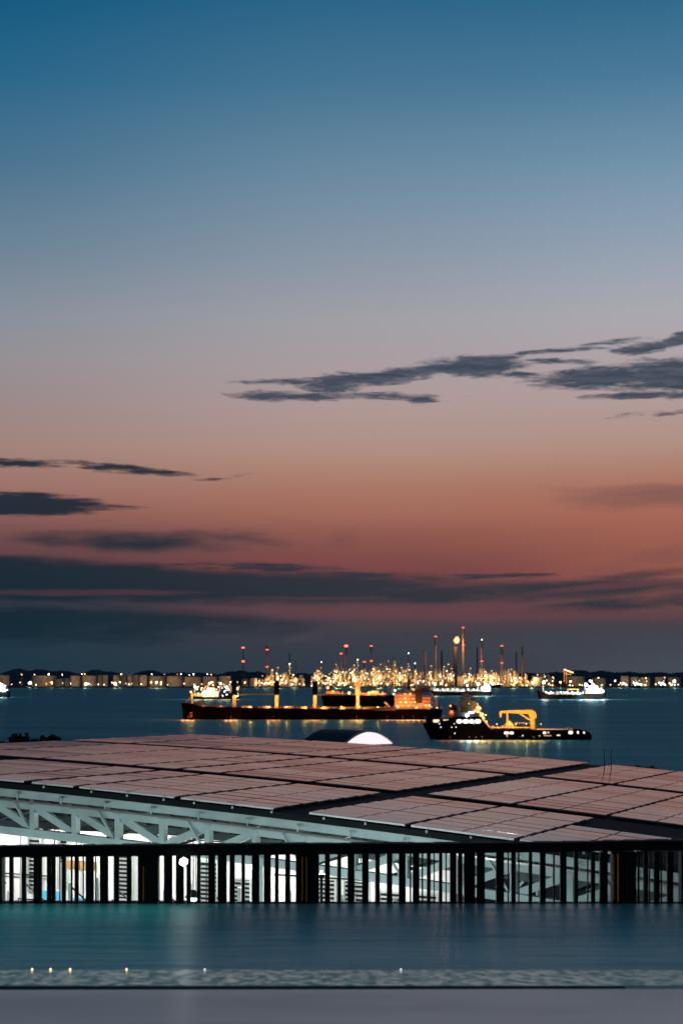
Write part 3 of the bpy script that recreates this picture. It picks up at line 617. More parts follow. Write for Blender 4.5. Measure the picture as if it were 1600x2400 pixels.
# chimneys
def chimney(x, ytop, w, m, label, cap=None, capy=None, red=(), white=(), wtop=None, Y=4080, yb=1606, redr=1.5):
    s_ = Y/F; t = empty('chimney', ((x-800)*s_, Y, 3.3), label, 'chimney', 'chimneys of the refinery'); z = lambda y: H-(y-HY)*s_-3.3
    zt_ = z(ytop); zc = z(capy) if cap else zt_; wt = (wtop or w*.8)*s_/2
    MB().cyl((0,0,0), (0,0,zc), w*s_/2, wt, n=14).build('shaft', m, t, smooth=True)
    if cap: MB().cyl((0,0,zc), (0,0,zt_), wt*1.25, wt*1.2, n=14).build('cap', cap, t)
    for y in red:
        for dx_ in (-1.6, 1.6): lamp('lamp_red', (dx_*s_, -2-w*s_/2*0, z(y)), redr, t, 'beacon')
        mb = MB(); mb.cyl((0,0,z(y)-.8), (0,0,z(y)-.2), w*s_/2+1.6, n=14); mb.build('gallery', 'dark_stack', t)
    for i_, y in enumerate(white): lamp('lamp_white' if i_ == 0 else 'lamp_gold', ((.5-i_ % 2)*2.2*(i_ > 0),-w*s_/2-1.2,z(y)), 1.25 if i_ == 0 else .95, t, 'beacon')
    return t
chimney(570,1515,2.6,'dark_stack','thin dark chimney standing alone with two pairs of red beacons, leftmost of all', red=(1518,1550), redr=2)
chimney(626,1514,4.6,'faint_stack','pale slender chimney with red beacons and a faint smoke trail', red=(1523,1563), cap='dark_stack', capy=1519)
chimney(679,1530,4.,'steel_far','short dark tipped column strung with white lamps', cap='dark_stack', capy=1552, white=(1556,1561,1566,1572,1578))
chimney(693,1548,1.8,'dark_stack','very thin dark mast right of the lamp strung column')
chimney(753,1549,1.6,'dark_stack','thin mast with two white lamps left of the stepped process block', white=(1552,1565))
chimney(799,1530,2.6,'tan_stack','thin chimney with red top rising from the stepped process block', red=(1532,))
chimney(811,1512,3.2,'tan_stack','chimney with the bright red top and thick dark cap', cap='dark_stack', capy=1532, red=(1514,), redr=3.0, wtop=4.)
chimney(838,1545,2.4,'tan_stack','short column with a white lit head', white=(1546,1553,1560))
chimney(853.5,1550,3.4,'dark_stack','short thick dark chimney with one red beacon', red=(1551,))
chimney(869.6,1513,3.4,'tan_stack','dark capped chimney with red beacons at top and middle', cap='dark_stack', capy=1526, red=(1514,1549), wtop=3.8)
chimney(924,1542,3.,'steel_far','lattice column strung with warm lamps in the middle of the works', white=(1555,1562,1570,1577))
chimney(957,1530,2.6,'dark_stack','dark needle column with a white lamp on its tip', white=(1531,1556,1562,1569))
chimney(972,1554,6.5,'dark_stack','squat dark tapering tower with a white lamp on top', white=(1555,), wtop=2.4)
chimney(995.6,1526,5.6,'tan_stack','plain tan chimney without beacons')
chimney(1020,1491,4.4,'tan_stack','tall chimney with red beacons and long dark cap left of the flare', cap='dark_stack', capy=1512, red=(1492,), wtop=3.8)
chimney(1034.6,1525,5.,'faint_stack','faint haze coloured chimney between two tall ones', Y=4700)
fl = chimney(1066.5,1516,9,'dark_stack','thickest dark chimney carrying the burning orange flare', wtop=8.4)
chimney(1085,1470,6.4,'tan_stack','tallest chimney, right beside the flare', cap='dark_stack', capy=1497, red=(1471,1512), wtop=4.0)
chimney(1117.5,1516,3.6,'faint_stack','faint haze coloured chimney right of the tallest one', Y=4700)
chimney(1128,1496,5.,'tan_stack','tan chimney with dark cap and mid height beacons', cap='dark_stack', capy=1518, red=(1550,), white=(1499,), wtop=4.)
chimney(1175,1513,4.6,'tan_stack','dark capped chimney with a single red top light, second from the right', cap='dark_stack', capy=1534, red=(1514,1554), wtop=4.2)
chimney(1209,1527,3.4,'faint_stack','faint thin chimney left of the last one', Y=4700)
chimney(1223,1515,4.8,'tan_stack','rightmost chimney with dark cap and no lights', cap='dark_stack', capy=1536, wtop=3.8)
# the flame
zf = H-(1500-HY)*4080/F-3.3
me = ball_mesh('flame', 'flare_flame', 1, 3)
for v in me.vertices:
    k = v.co.z; v.co.x *= (1-.35*max(0, k)); v.co.z = k*1.25+.1*math.sin(v.co.x*9); v.co.x += .25*max(0, k)
fo = bpy.data.objects.new('flame', me); fo.location = (3, 0, zf); fo.scale = (8., 8., 8.); link(fo, fl); lamp('lamp_warm', (3.4,-7.4,zf-.5), 3.2, fl, 'flame_core'); glow((3,-14,zf), (1,.35,.1), 300000, 6, fl, 'flame_light')
MB().cyl((0,0,zf-12), (1,0,zf-6), 3.0, 4.2, n=12).build('flare_tip', 'dark_stack', fl)

# process units: steel frames, vessels and strings of lamps
LP = ('lamp_warm','lamp_gold','lamp_gold','lamp_orange','lamp_white','lamp_dim','lamp_gold')
def unit(x0, x1, prof, nl, seed, label, Y=4020, ybot=1604, pw=90000, kinds=LP):
    q = random.Random(seed); s_ = Y/F; xc = (x0+x1)/2
    t = empty('process_unit', ((xc-800)*s_, Y, 3.3), label, 'refinery unit', 'process units of the refinery'); z = lambda y: H-(y-HY)*s_-3.3
    top = lambda x: prof[min(len(prof)-1, int((x-x0)/(x1-x0)*len(prof)))]
    fr_ = MB(); vs_ = MB(); x = x0; step = 6.5
    while x < x1-.1:
        xe = min(x+step, x1); tp = top((x+xe)/2)+q.choice((-7,-2,0,3,7,11)); X0 = (x-xc)*s_; X1 = (xe-xc)*s_; zt_ = z(tp)
        for yy in (0, 14):
            fr_.box(X0, X0+.8, yy, yy+.8, 0, zt_); fr_.box(X1-.9, X1-.1, yy, yy+.8, 0, zt_)
        zz = 6
        while zz < zt_: fr_.box(X0+.8, X1-.9, 0, 14.8, zz, zz+.7); zz += 6.5
        if q.random() < .55: vs_.cyl(((X0+X1)/2, 7, 0), ((X0+X1)/2, 7, zt_+q.uniform(-2, 5)), q.uniform(1.2, 2.4), n=10)
        else: vs_.cyl((X0+1, 7, q.uniform(8, max(9, zt_-3))), (X1-1, 7, q.uniform(8, max(9, zt_-3))), q.uniform(1.2, 2.2), n=10)
        x = xe
    fr_.build('steel_frame', 'steel_far', t); vs_.build('vessel', 'tank_pale', t)
    for i in range(int(nl*.62)):
        x = q.uniform(x0, x1); tp = top(x)+q.choice((-5,0,0,4,10)); y = tp+(ybot-tp)*q.random()**.8 + q.uniform(-1, 1)
        y = tp+round((y-tp)/4.6)*4.6+q.uniform(-.7, .7)
        lamp(q.choice(kinds), ((x-xc)*s_, -1.5-q.random()*2, max(2, z(y))), q.uniform(.55, 1.35)*(1.7 if q.random() < .12 else 1), t)
    for k in range(max(1, int((x1-x0)/40))): glow(((x0+(k+.5)*40-xc)*s_, -24, z(1590)), (1,.52,.18), pw*1.6, 4, t)
unit(606,642,[1592,1590,1588,1590],20,1,'low lit process unit below the pale smoking chimney')
unit(634,672,[1576,1570,1580,1572],34,2,'lit process unit left of the lamp strung column')
unit(670,712,[1584,1586,1582,1588,1590],26,3,'lit unit at the foot of the lamp strung column')
unit(728,768,[1588,1584,1578,1582,1580],36,4,'low lit unit left of the stepped process block')
unit(768,810,[1580,1572,1566,1562,1562,1566],84,5,'stepped process block thick with golden lamps', pw=160000)
unit(812,864,[1566,1568,1566,1572,1568,1568],92,6,'long golden lamp covered block right of the bright red chimney', pw=160000)
unit(866,914,[1570,1568,1570,1566,1562,1560],80,7,'golden lit block rising towards the lamp strung lattice column', pw=160000)
unit(914,944,[1560,1555,1566,1574],48,8,'dense lit tower block round the lattice column')
unit(944,990,[1566,1570,1580,1574,1576],38,9,'lit unit round the dark needle column')
unit(992,1040,[1576,1570,1578,1568,1574],38,10,'lit unit at the foot of the plain tan chimney')
unit(1038,1064,[1562,1572,1566],30,11,'small lit unit left of the flare chimney')
unit(1072,1122,[1582,1580,1584,1578,1576],32,12,'lit unit below the tallest chimney')
unit(1122,1140,[1572,1570,1574],34,13,'narrow bright tower unit below the tan capped chimney', pw=130000)
unit(1140,1184,[1584,1580,1586,1576],36,14,'low lit unit between two capped chimneys')
unit(1182,1222,[1578,1574,1572,1580,1584],32,15,'lit unit left of the rightmost chimney')
unit(1222,1300,[1588,1590,1586,1582,1582,1588,1592],28,16,'low sparse lit unit right of the last chimney')
# slim distillation columns with galleries, between the process units
for i, (x, yt_, w_, lb) in enumerate(((742,1572,3,'slim column left of the stepped block'),(786,1556,3,'slim column rising out of the stepped block'),(828,1558,4,'slim column left of the white headed one'),(890,1556,4,'pair of galleries on a slim column in the golden block'),(908,1548,3,'slim pointed column left of the lattice column'),(938,1564,4,'slim column right of the lattice column'),(950,1572,3,'low slim column by the dark needle'),
        (1008,1560,3.5,'slim column right of the plain tan chimney'),(1048,1556,4,'slim column left of the flare stack'),(1056,1566,3,'low slim column touching the flare stack'),(1100,1566,4,'slim column right of the tallest chimney'),(1150,1572,3.5,'slim column right of the bright tower unit'),(1196,1568,3,'slim column left of the rightmost chimney'),(650,1564,3,'slim column right of the pale smoking chimney'))):
    Y_ = 4000; s_ = Y_/F; t = empty('process_tower', ((x-800)*s_, Y_, 3.3), lb, 'column', 'slim columns of the refinery'); h_ = H-(yt_-HY)*s_-3.3; w2 = w_*s_/2
    MB().cyl((0,0,0), (0,0,h_), w2, w2*.8, n=12).cyl((0,0,h_), (0,0,h_+2.5), w2*.8, w2*.15, n=12).build('vessel', 'steel_far', t, smooth=True)
    for k in range(3): zz = h_*(.35+.3*k); MB().cyl((0,0,zz), (0,0,zz+.7), w2+1.1, n=12).build('gallery', 'steel_far', t); lamp(('lamp_warm','lamp_white','lamp_gold')[k], ((.5-k % 2)*w2*2, -w2-1.3, zz+1.6), .95, t)
# conveyor tower
cv = empty('conveyor_tower', ((1330-800)*SS*1.03, SY*1.03, 3.3), 'lit loading tower with a slanting conveyor arm on the right shore', 'tower'); s_ = SS*1.03; z = lambda y: H-(y-HY)*s_-3.3
mb = MB()
for x in (-9, -3):
    for yy in (0, 6): mb.box(x*s_, x*s_+1, yy, yy+1, 0, z(1570))
for k in range(7): mb.box(-9*s_, -2*s_, 0, 7, 5*k+4, 5*k+4.6)
mb.build('tower_frame', 'steel_far', cv)
MB().bar((-5*s_,3,z(1571)), (12*s_,3,z(1577)), 3, 2).build('conveyor_arm', 'steel_far', cv)
for i in range(12): lamp('lamp_warm', ((-9+i*1.9)*s_, -1, z(1570+i*.7)+1), 1.1, cv)
for i in range(10): lamp('lamp_orange', ((-9+(i % 2)*5)*s_, -1, z(1574+i*2.8)), 1.0, cv)
for i in range(7): lamp('lamp_orange', ((-8+i*2.4)*s_, -1, z(1577+i*.3)-2), .9, cv)
# faint smoke
sm = bpy.data.materials.new('smoke_volume'); sm.use_nodes = True; t_ = sm.node_tree; t_.nodes.clear()
pv = t_.nodes.new('ShaderNodeVolumePrincipled'); pv.inputs['Color'].default_value = (.9,.85,.85,1); pv.inputs['Density'].default_value = .0022
tcs = t_.nodes.new('ShaderNodeTexCoord'); sx = t_.nodes.new('ShaderNodeSeparateXYZ'); t_.links.new(tcs.outputs['Object'], sx.inputs[0])
mrs = t_.nodes.new('ShaderNodeMapRange'); t_.links.new(sx.outputs[0], mrs.inputs[0])
for i_, q_ in zip((1,2,3,4), (-195., -30., .004, .0)): mrs.inputs[i_].default_value = q_
t_.links.new(mrs.outputs[0], pv.inputs['Density'])
ou = t_.nodes.new('ShaderNodeOutputMaterial'); t_.links.new(pv.outputs[0], ou.inputs['Volume']); MATS['smoke_volume'] = sm
p0 = Vector(P(627, 1512, 4080)); mb = MB(); pts_ = [(627,1512,2.),(645,1509,4),(670,1503,7),(700,1496,11),(740,1488,16),(790,1480,22)]
for i in range(5): a, b = pts_[i], pts_[i+1]; mb.cyl(P(a[0],a[1],4080), P(b[0],b[1],4080), a[2], b[2], n=14, caps=(False))
mb.f += [tuple(range(14))[::-1], tuple(range(4*28+14, 5*28))]
so = mb.build('smoke', 'smoke_volume'); tag(so, 'faint pale smoke drifting right from the slender pale chimney', 'smoke', kind='stuff')

# ------------------------------------------------------------------ ships
class Ship:
    def __init__(s, name, x0, x1, ywl, label, cat, group=None):
        s.Y = H*F/(ywl-HY); s.k = s.Y/F; s.xc = (x0+x1)/2; s.ywl = ywl; s.x0 = x0; s.x1 = x1
        s.root = empty(name, ((s.xc-800)*s.k, s.Y, 0), label, cat, group)
    def X(s, x): return (x-s.xc)*s.k
    def Z(s, y): return (s.ywl-y)*s.k*1.0
    def hull(s, st, beam, m='hull_black', name='hull'):
        # st: stations (x deck, x waterline, y deck, breadth 0..1 deck, breadth waterline)
        vs = []; n = len(st)
        for xd, xw, yd, bd, bw in st:
            wd = beam/2*bd; ww = beam/2*bw; zd = s.Z(yd)
            vs += [(s.X(xd),-wd,zd),(s.X(xw),-ww,.0),(s.X(xw),-ww*.85,-2.2),(s.X(xw),ww*.85,-2.2),(s.X(xw),ww,0),(s.X(xd),wd,zd)]
        fs = []
        for i in range(n-1):
            for j in range(6): fs.append((i*6+j, i*6+(j+1) % 6, (i+1)*6+(j+1) % 6, (i+1)*6+j))
        fs += [tuple(range(6)), tuple(range((n-1)*6, n*6))[::-1]]
        return MB().add(vs, fs).build(name, m, s.root)
    def box(s, x0, x1, y0, y1, w, name=None, m=None, yc=0, mb=None, bevel=0):
        q = (mb or MB()).box(s.X(x0), s.X(x1), yc-w/2, yc+w/2, s.Z(y1), s.Z(y0))
        return q.build(name, m, s.root, bevel=bevel) if name else q
    def lamp(s, k, x, y, r, yc=-6, pw=0, col=ORANGE, rad=.5, dyl=-1.5):
        lamp(k, (s.X(x), yc, s.Z(y)), r*s.k, s.root)
        if pw: glow((s.X(x), yc+dyl, s.Z(y)), col, pw, rad, s.root)
    def over(s, x, h, pw, col, beam):   # added lamp outboard of the hull, put in for the water glow
        h *= .6; p = (s.X(x), -beam/2-8., h); lamp('lamp_dim', p, .05, s.root, 'added_overside_lamp'); MB().bar((s.X(x), -beam/2+.3, h+.3), (s.X(x), -beam/2-8., h+.2), .12).build('added_lamp_arm', 'dark_steel', s.root)
        c_ = (col[0], col[1]*.26, col[2]*.16)
        for dx_, k_ in ((-3, .6), (0, 1.), (3, .6)): glow((p[0]+dx_, p[1], h), c_, pw*k_*3.2, 1.2, s.root)

# --- bulk carrier
b = Ship('bulk_carrier', 427, 1035, 1685.5, 'long black bulk carrier with four crane posts and an orange lit stern house', 'ship')
b.hull([(427,430,1647.5,.30,.12),(434,433,1648,.6,.35),(446,446,1649,.85,.75),(458,458,1650,1,1),(459,459,1655,1,1),(700,700,1660,1,1),(880,880,1662,1,1),(924,924,1662,1,1),(990,985,1662,1,.95),(1022,1010,1662,.9,.7),(1034.5,1030,1662.5,.75,.45)], 25)
b.box(1029.5,1034.5,1656,1662,16,'stern_rail','ship_buff'); b.box(875,925,1657,1664.5,25.4,'bulwark','ship_dark')
for i, x in enumerate((470, 500, 566, 608, 662, 696, 752, 790, 850, 886)):
    b.box(x, x+26, 1653.5+i*.5, 1662, 15, 'hatch_coaming', 'deck_brown', bevel=.2)
mb = MB(); rs = random.Random(2)
for k in range(60):
    x = rs.uniform(462, 920); w = rs.uniform(1, 5); b.box(x, x+w, rs.uniform(1654, 1659), 1662, 2, yc=-9, mb=mb)
mb.build('deck_gear', 'ship_buff', b.root)
mb = MB()
for k in range(120): x = 460+k*3.9; b.box(x, x+.3, 1657.5, 1662, .15, yc=-12.2, mb=mb)
b.box(460, 925, 1657.3, 1657.7, .2, yc=-12.2, mb=mb); mb.build('side_rail', 'ship_buff', b.root)
for i, (xa, xb, yt_) in enumerate(((544,555,1598),(643.5,654.5,1596),(733,744,1597),(833.5,843.5,1598))):
    b.box(xa+1, xb-2, 1629, 1661, 2.8, 'crane_post', 'ship_buff', bevel=.15)
    cb = b.box(xa-1, xb, yt_, 1628.8, 3.8, 'crane_cab', 'hull_black' if i < 3 else 'ship_buff', bevel=.25)
    b.lamp('lamp_orange', (xa+xb)/2+(3.5 if i == 0 else 0), 1633 if i else 1633, 3.2 if i == 0 else 1.7, -3.6, 2600, ORANGE, .6, -4)
b.lamp('lamp_orange', 558, 1615, 2.8, -4, 5000, dyl=-3)
b.lamp('lamp_orange', 818, 1624, 3.4, -5, 5000); 
jb = MB(); jb.bar((b.X(553), 0, b.Z(1628)), (b.X(645), 0, b.Z(1627)), 1.4, 1.0); jb.build('crane_jib', 'ship_dark', b.root)
jb = MB(); jb.bar((b.X(744), 0, b.Z(1628)), (b.X(833), 0, b.Z(1627)), 1.4, 1.0); jb.build('crane_jib', 'ship_dark', b.root)
jb = MB(); jb.bar((b.X(900), -5, b.Z(1645)), (b.X(916), -5, b.Z(1660)), .8, .8); jb.bar((b.X(904), -5, b.Z(1646)), (b.X(914), -5, b.Z(1661)), .5); jb.build('accommodation_ladder', 'ship_buff', b.root)
# foremast
fm = MB(); fm.cyl((b.X(451),0,b.Z(1650)), (b.X(449.5),0,b.Z(1620)), .7, .4, n=8); fm.bar((b.X(436),0,b.Z(1648)), (b.X(450),0,b.Z(1628)), .15); fm.build('foremast', 'ship_buff', b.root)
b.lamp('lamp_orange', 448.5, 1621.6, 2.9, -2, 7000, dyl=-3)
b.box(455,475,1645,1652,12,'windlass','deck_brown')
# stern house, stepped tiers
b.box(925,972,1624,1661,20,'stern_house','ship_buff', bevel=.2)
b.box(973,1006,1630,1661,20,'stern_house','ship_buff')
b.box(950,972,1617,1623.8,14,'upper_deckhouse','ship_buff')
mb = MB(); mb.add([(b.X(974),-7,b.Z(1602)),(b.X(997),-7,b.Z(1604)),(b.X(999),-7,b.Z(1613)),(b.X(974),-7,b.Z(1616)),(b.X(974),7,b.Z(1602)),(b.X(997),7,b.Z(1604)),(b.X(999),7,b.Z(1613)),(b.X(974),7,b.Z(1616))],
   [(0,1,2,3),(7,6,5,4),(0,4,5,1),(1,5,6,2),(2,6,7,3),(3,7,4,0)]); mb.build('funnel_cowl', 'ship_buff', b.root)
b.box(971,987,1616.2,1648,20.6,'funnel','ship_dark'); b.box(985,1003,1613.2,1622,16,'bridge','ship_dark')
mb = MB(); mb.bar((b.X(1004),-6,b.Z(1618)), (b.X(1020),-6,b.Z(1640)), .9); mb.bar((b.X(1020),-6,b.Z(1640)), (b.X(1021),-6,b.Z(1661)), .8); mb.bar((b.X(1004),-6,b.Z(1630)), (b.X(1018),-6,b.Z(1661)), .5)
mb.bar((b.X(1032),-4,b.Z(1661)), (b.X(1031),-4,b.Z(1649)), .5); mb.build('stern_frame', 'ship_buff', b.root)
mb = MB(); mb.cyl((b.X(958),0,b.Z(1617)), (b.X(958),0,b.Z(1583)), .9, .4, n=8); mb.bar((b.X(953),0,b.Z(1600)), (b.X(964),0,b.Z(1600)), .4); mb.bar((b.X(955),0,b.Z(1592)), (b.X(961),0,b.Z(1592)), .3); mb.build('radar_mast', 'ship_dark', b.root)
for k in range(5): b.box(925.5, 971.5, 1627+k*7.2, 1627.8+k*7.2, 21.2, 'deck_edge', 'deck_brown')
for k in range(4): b.box(988, 1005.5, 1633+k*7.2, 1633.8+k*7.2, 21.2, 'deck_edge', 'deck_brown')
LM = [(947,1626,2.2),(959,1626,2.2),(947,1636,2.0),(965,1637,2.0),(937,1645,2.2),(949,1645,2.6),(961,1645,2.0),(970,1645,1.8),(929,1654,1.8),(943,1654,2.2),(955,1654,1.8),(973,1657,3.0),(983,1648,1.2),(995,1653,2.2),(1003,1653,2.0),(967,1616,2.6),(931,1656,2.),(1021,1658,1.8),(1008,1656,1.6)]
for i, (x, y, r) in enumerate(LM): b.lamp('lamp_gold' if i % 3 else 'lamp_orange', x, y, r*.8, -11.2, 420 if i % 2 == 0 else 0, ORANGE, .5, -3)
for x in range(590, 925, 42): b.lamp('lamp_orange', x, 1655.5, .75, -8, 7500, ORANGE, .4, -1)
for x in (480, 520): b.lamp('lamp_orange', x, 1654, .5, -8, 600, ORANGE, .4, -1)
for x, pw in ((448,5200),(547,5200),(645,2600),(737,2600),(835,3200),(940,3000),(965,3000),(905,1600),(990,1500)): b.over(x, 3.2, pw*.5, (1,.5,.18), 25)
mk = MB()
for k in range(4): b.box(441, 447, 1668.5+k*2.4, 1669.8+k*2.4, .05, yc=-12.55, mb=mk)
# hull marking, laid just proud of the plating
mk = MB()
for k, (xa, xb) in enumerate(((440,447),(441.5,443),(444.5,446),(440,447),(441,446.5))): mk.box(b.X(xa), b.X(xb), -12.66, -12.60, b.Z(1670.5+k*2.2), b.Z(1669+k*2.2))
mo = mk.build('hull_mark', 'mark_white', b.root); mo.location = (b.X(462)-b.X(443)-(b.X(462)-b.X(452)), 0, 0)

# --- coaster behind the bulk carrier
s2 = Ship('coaster', 750, 928, 1656, 'dark low coaster with an orange lit red deck lying behind the bulk carrier', 'ship')
s2.hull([(752,758,1626,.4,.2),(760,762,1628,.8,.6),(775,775,1629,1,1),(890,890,1630,1,1),(900,898,1633,1,1),(915,912,1629,.9,.8),(927,922,1629,.7,.5)], 14)
s2.box(764,795,1621,1628,8,'deckhouse','ship_red'); s2.box(842,905,1624.5,1629.5,9,'trunk_deck','ship_red'); s2.box(868,886,1619,1624.3,7,'deck_cabin','ship_buff')
mb = MB(); s2.box(758,900,1625,1625.4,.4, yc=-6.8, mb=mb); [s2.box(758+i*3.6,758.4+i*3.6,1625,1629,.3, yc=-6.8, mb=mb) for i in range(40)]; mb.build('side_rail', 'ship_buff', s2.root)
mb = MB(); mb.cyl((s2.X(768),0,s2.Z(1628)), (s2.X(768),0,s2.Z(1608)), .6, .3, n=8); mb.cyl((s2.X(912),0,s2.Z(1629)), (s2.X(912),0,s2.Z(1598)), .5, .25, n=8); mb.build_each('mast', 'ship_dark', s2.root)
s2.lamp('lamp_orange', 768, 1612, 3.2, -2, 9000, dyl=-4); s2.lamp('lamp_orange', 864, 1624, 3.6, -5, 9000, dyl=-4); s2.lamp('lamp_warm', 822, 1610, 1.8, -2, 4000); s2.lamp('lamp_warm', 780, 1620, 1.2, -6, 5000)
for x in (802, 845, 880, 896): s2.lamp('lamp_orange', x, 1622, .9, -6, 5000, dyl=-3)
s2.box(915,926,1608,1628.8,7,'wheelhouse','ship_dark'); s2.lamp('lamp_white', 925, 1618, 1.6, -5, 1500, WHITE); s2.lamp('lamp_white', 921, 1627, 1.3, -5)

# --- floodlit work boat
w = Ship('work_boat', 446, 566, 1639, 'floodlit green decked work boat with lattice booms behind the bulk carrier bow', 'boat')
w.hull([(446,452,1631,.5,.3),(455,456,1632,.9,.8),(480,480,1633,1,1),(515,515,1634,1,1),(522,522,1627,1,1),(548,548,1624,1,1),(566,562,1622,.5,.3)], 12)
w.box(452,476,1625,1632.5,8,'deck_cargo','ship_green'); w.box(476,512,1620,1633,7,'deckhouse','ship_white', bevel=.2); w.box(484,504,1612,1619.8,6,'wheelhouse','ship_white', bevel=.2); w.box(538,556,1605,1624,7,'aft_house','ship_dark')
mb = MB(); mb.bar((w.X(470),-2,w.Z(1631)), (w.X(484),-2,w.Z(1607)), .9); mb.bar((w.X(512),-1,w.Z(1628)), (w.X(520),-1,w.Z(1600)), .6); mb.bar((w.X(455),0,w.Z(1631)), (w.X(458),0,w.Z(1604)), .5); mb.build_each('boom', 'ship_buff', w.root)
rs = random.Random(31)
for i in range(34): w.lamp(rs.choice(('lamp_white','lamp_warm','lamp_white','lamp_gold')), rs.uniform(450, 562), rs.uniform(1607, 1631), rs.uniform(.8, 1.5), -6)
for x, y, r in ((458,1609,3.4),(463,1615,2.4),(492,1602,3.0),(518,1602,2.8),(533,1610,3.4),(536,1616,2.4),(483,1626,1.8)): w.lamp('lamp_warm', x, y, r*.8, -5, 7000, WARM, .6, -4)
for x in (465, 495, 530, 555): w.over(x, 3, 2500, WARM, 12)

# --- tanker half hidden by the supply vessel mast
t3 = Ship('product_tanker', 1004, 1152, 1631, 'dark low tanker with white lit bridge behind the supply vessel mast', 'ship')
t3.hull([(1004,1012,1617,.3,.1),(1014,1016,1619,.8,.6),(1030,1030,1621,1,1),(1100,1100,1621.5,1,1),(1108,1108,1620,1,1),(1145,1143,1620,1,.9),(1151,1149,1620.5,.8,.6)], 15, 'hull_teal')
t3.box(1127,1148,1609,1620,10,'bridge_house','ship_white', bevel=.2); t3.box(1133,1145,1603,1608.8,8,'wheelhouse','ship_white', bevel=.2)
mb = MB()
for k in range(24): x = 1015+k*4.8; t3.box(x, x+rs.uniform(.5,2.5), rs.uniform(1614,1618), 1621, 1.5, yc=-3, mb=mb)
t3.box(1014,1126,1617,1617.8,.8, yc=-2, mb=mb); mb.build('deck_pipes', 'ship_white', t3.root)
mb = MB(); mb.cyl((t3.X(1018),0,t3.Z(1620)), (t3.X(1018),0,t3.Z(1600)), .5, .3, n=8); mb.cyl((t3.X(1119),0,t3.Z(1620)), (t3.X(1119),0,t3.Z(1600)), .5, .3, n=8); mb.build_each('mast', 'ship_white', t3.root)
for x, y, r in ((1018,1603,3.2),(1119,1603,4.),(1137,1604,3.6),(1140,1612,3.6),(1133,1615,2.4)): t3.lamp('lamp_white', x, y, r*.8, -6, 9000, WHITE, .6, -3)
for x in range(1024, 1110, 12): t3.lamp('lamp_white', x, 1616, 1.0, -5, 1500, WHITE)
for x in (1020, 1115, 1142): t3.over(x, 3, 2200, WHITE, 15)

# --- floodlit tanker on the right
t4 = Ship('coastal_tanker', 1257, 1420, 1639, 'floodlit coastal tanker with raised bow and dazzling white stern lamps on the right', 'ship')
t4.hull([(1257,1262,1617.5,.2,.1),(1264,1264,1620,.6,.4),(1274,1270,1623,.9,.8),(1282,1282,1627,1,1),(1340,1340,1628,1,1),(1350,1350,1628,1,1),(1360,1360,1625,1,1),(1410,1408,1624,1,.95),(1419,1415,1623,.7,.5)], 14, 'hull_teal')
t4.box(1372,1408,1614,1624.8,9,'bridge_house','ship_white', bevel=.2); t4.box(1378,1398,1607,1613.8,7,'wheelhouse','ship_white', bevel=.2); t4.box(1404,1412,1606,1613.8,4,'funnel','ship_dark')
mb = MB(); mb.bar((t4.X(1329),0,t4.Z(1615.5)), (t4.X(1355),0,t4.Z(1615.5)), .7); mb.bar((t4.X(1330),0,t4.Z(1615.5)), (t4.X(1329),0,t4.Z(1627)), .7); mb.bar((t4.X(1354),0,t4.Z(1615.5)), (t4.X(1354),0,t4.Z(1627)), .7); mb.build('hose_crane', 'crane_yellow', t4.root)
mb = MB()
for k in range(26): x = 1270+k*4; t4.box(x, x+rs.uniform(.5,2.8), rs.uniform(1620,1625), 1627.5, 1.5, yc=-3, mb=mb)
t4.box(1282,1365,1623,1623.8,.8, yc=-2, mb=mb); mb.build('deck_pipes', 'ship_white', t4.root)
mb = MB(); mb.cyl((t4.X(1272),0,t4.Z(1624)), (t4.X(1272),0,t4.Z(1597)), .5, .3, n=8); mb.cyl((t4.X(1370),0,t4.Z(1616)), (t4.X(1370),0,t4.Z(1600)), .5, .3, n=8); mb.cyl((t4.X(1386),0,t4.Z(1608)), (t4.X(1386),0,t4.Z(1592)), .5, .3, n=8); mb.build_each('mast', 'ship_white', t4.root)
for x, y, r in ((1272,1599,4.2),(1371,1605,4.4),(1383,1617,4.6),(1380,1596,2.6),(1409,1620,4.4),(1397,1616,3.),(1392,1609,2.6),(1356,1626,1.4)): t4.lamp('lamp_white', x, y, r*.8, -6, 9000, WHITE, .6, -3)
for x in (1276, 1288, 1312, 1326, 1338, 1350, 1364): t4.lamp('lamp_white', x, 1622, 1.0, -5, 1800, WHITE)
for x, pw in ((1272,3500),(1368,3500),(1382,3500),(1410,3000)): t4.over(x, 3, pw, WHITE, 14)

# --- ship cut by the left frame edge
t5 = Ship('moored_vessel', -70, 24, 1634, 'dark vessel with white deck lamps cut by the left edge', 'ship')
t5.hull([(-70,-66,1620,.3,.2),(-60,-60,1622,1,1),(10,10,1622,1,1),(20,18,1621,.9,.8),(24,22,1621,.6,.5)], 13, 'hull_teal'); t5.box(-20,14,1606,1621.5,8,'bridge_house','ship_white', bevel=.2)
mb = MB(); mb.cyl((t5.X(16),0,t5.Z(1621)), (t5.X(16),0,t5.Z(1600)), .4, .3, n=8); mb.build_each('mast', 'ship_dark', t5.root)
for x, y, r in ((4,1602,1.8),(1,1613,1.8),(8,1619,1.6),(15,1607,1.6),(16,1618,1.6),(20,1617,1.4)): t5.lamp('lamp_white', x, y, r*.8, -6, 2500, WHITE, .6, -3)
t5.over(8, 3, 1500, WHITE, 13)
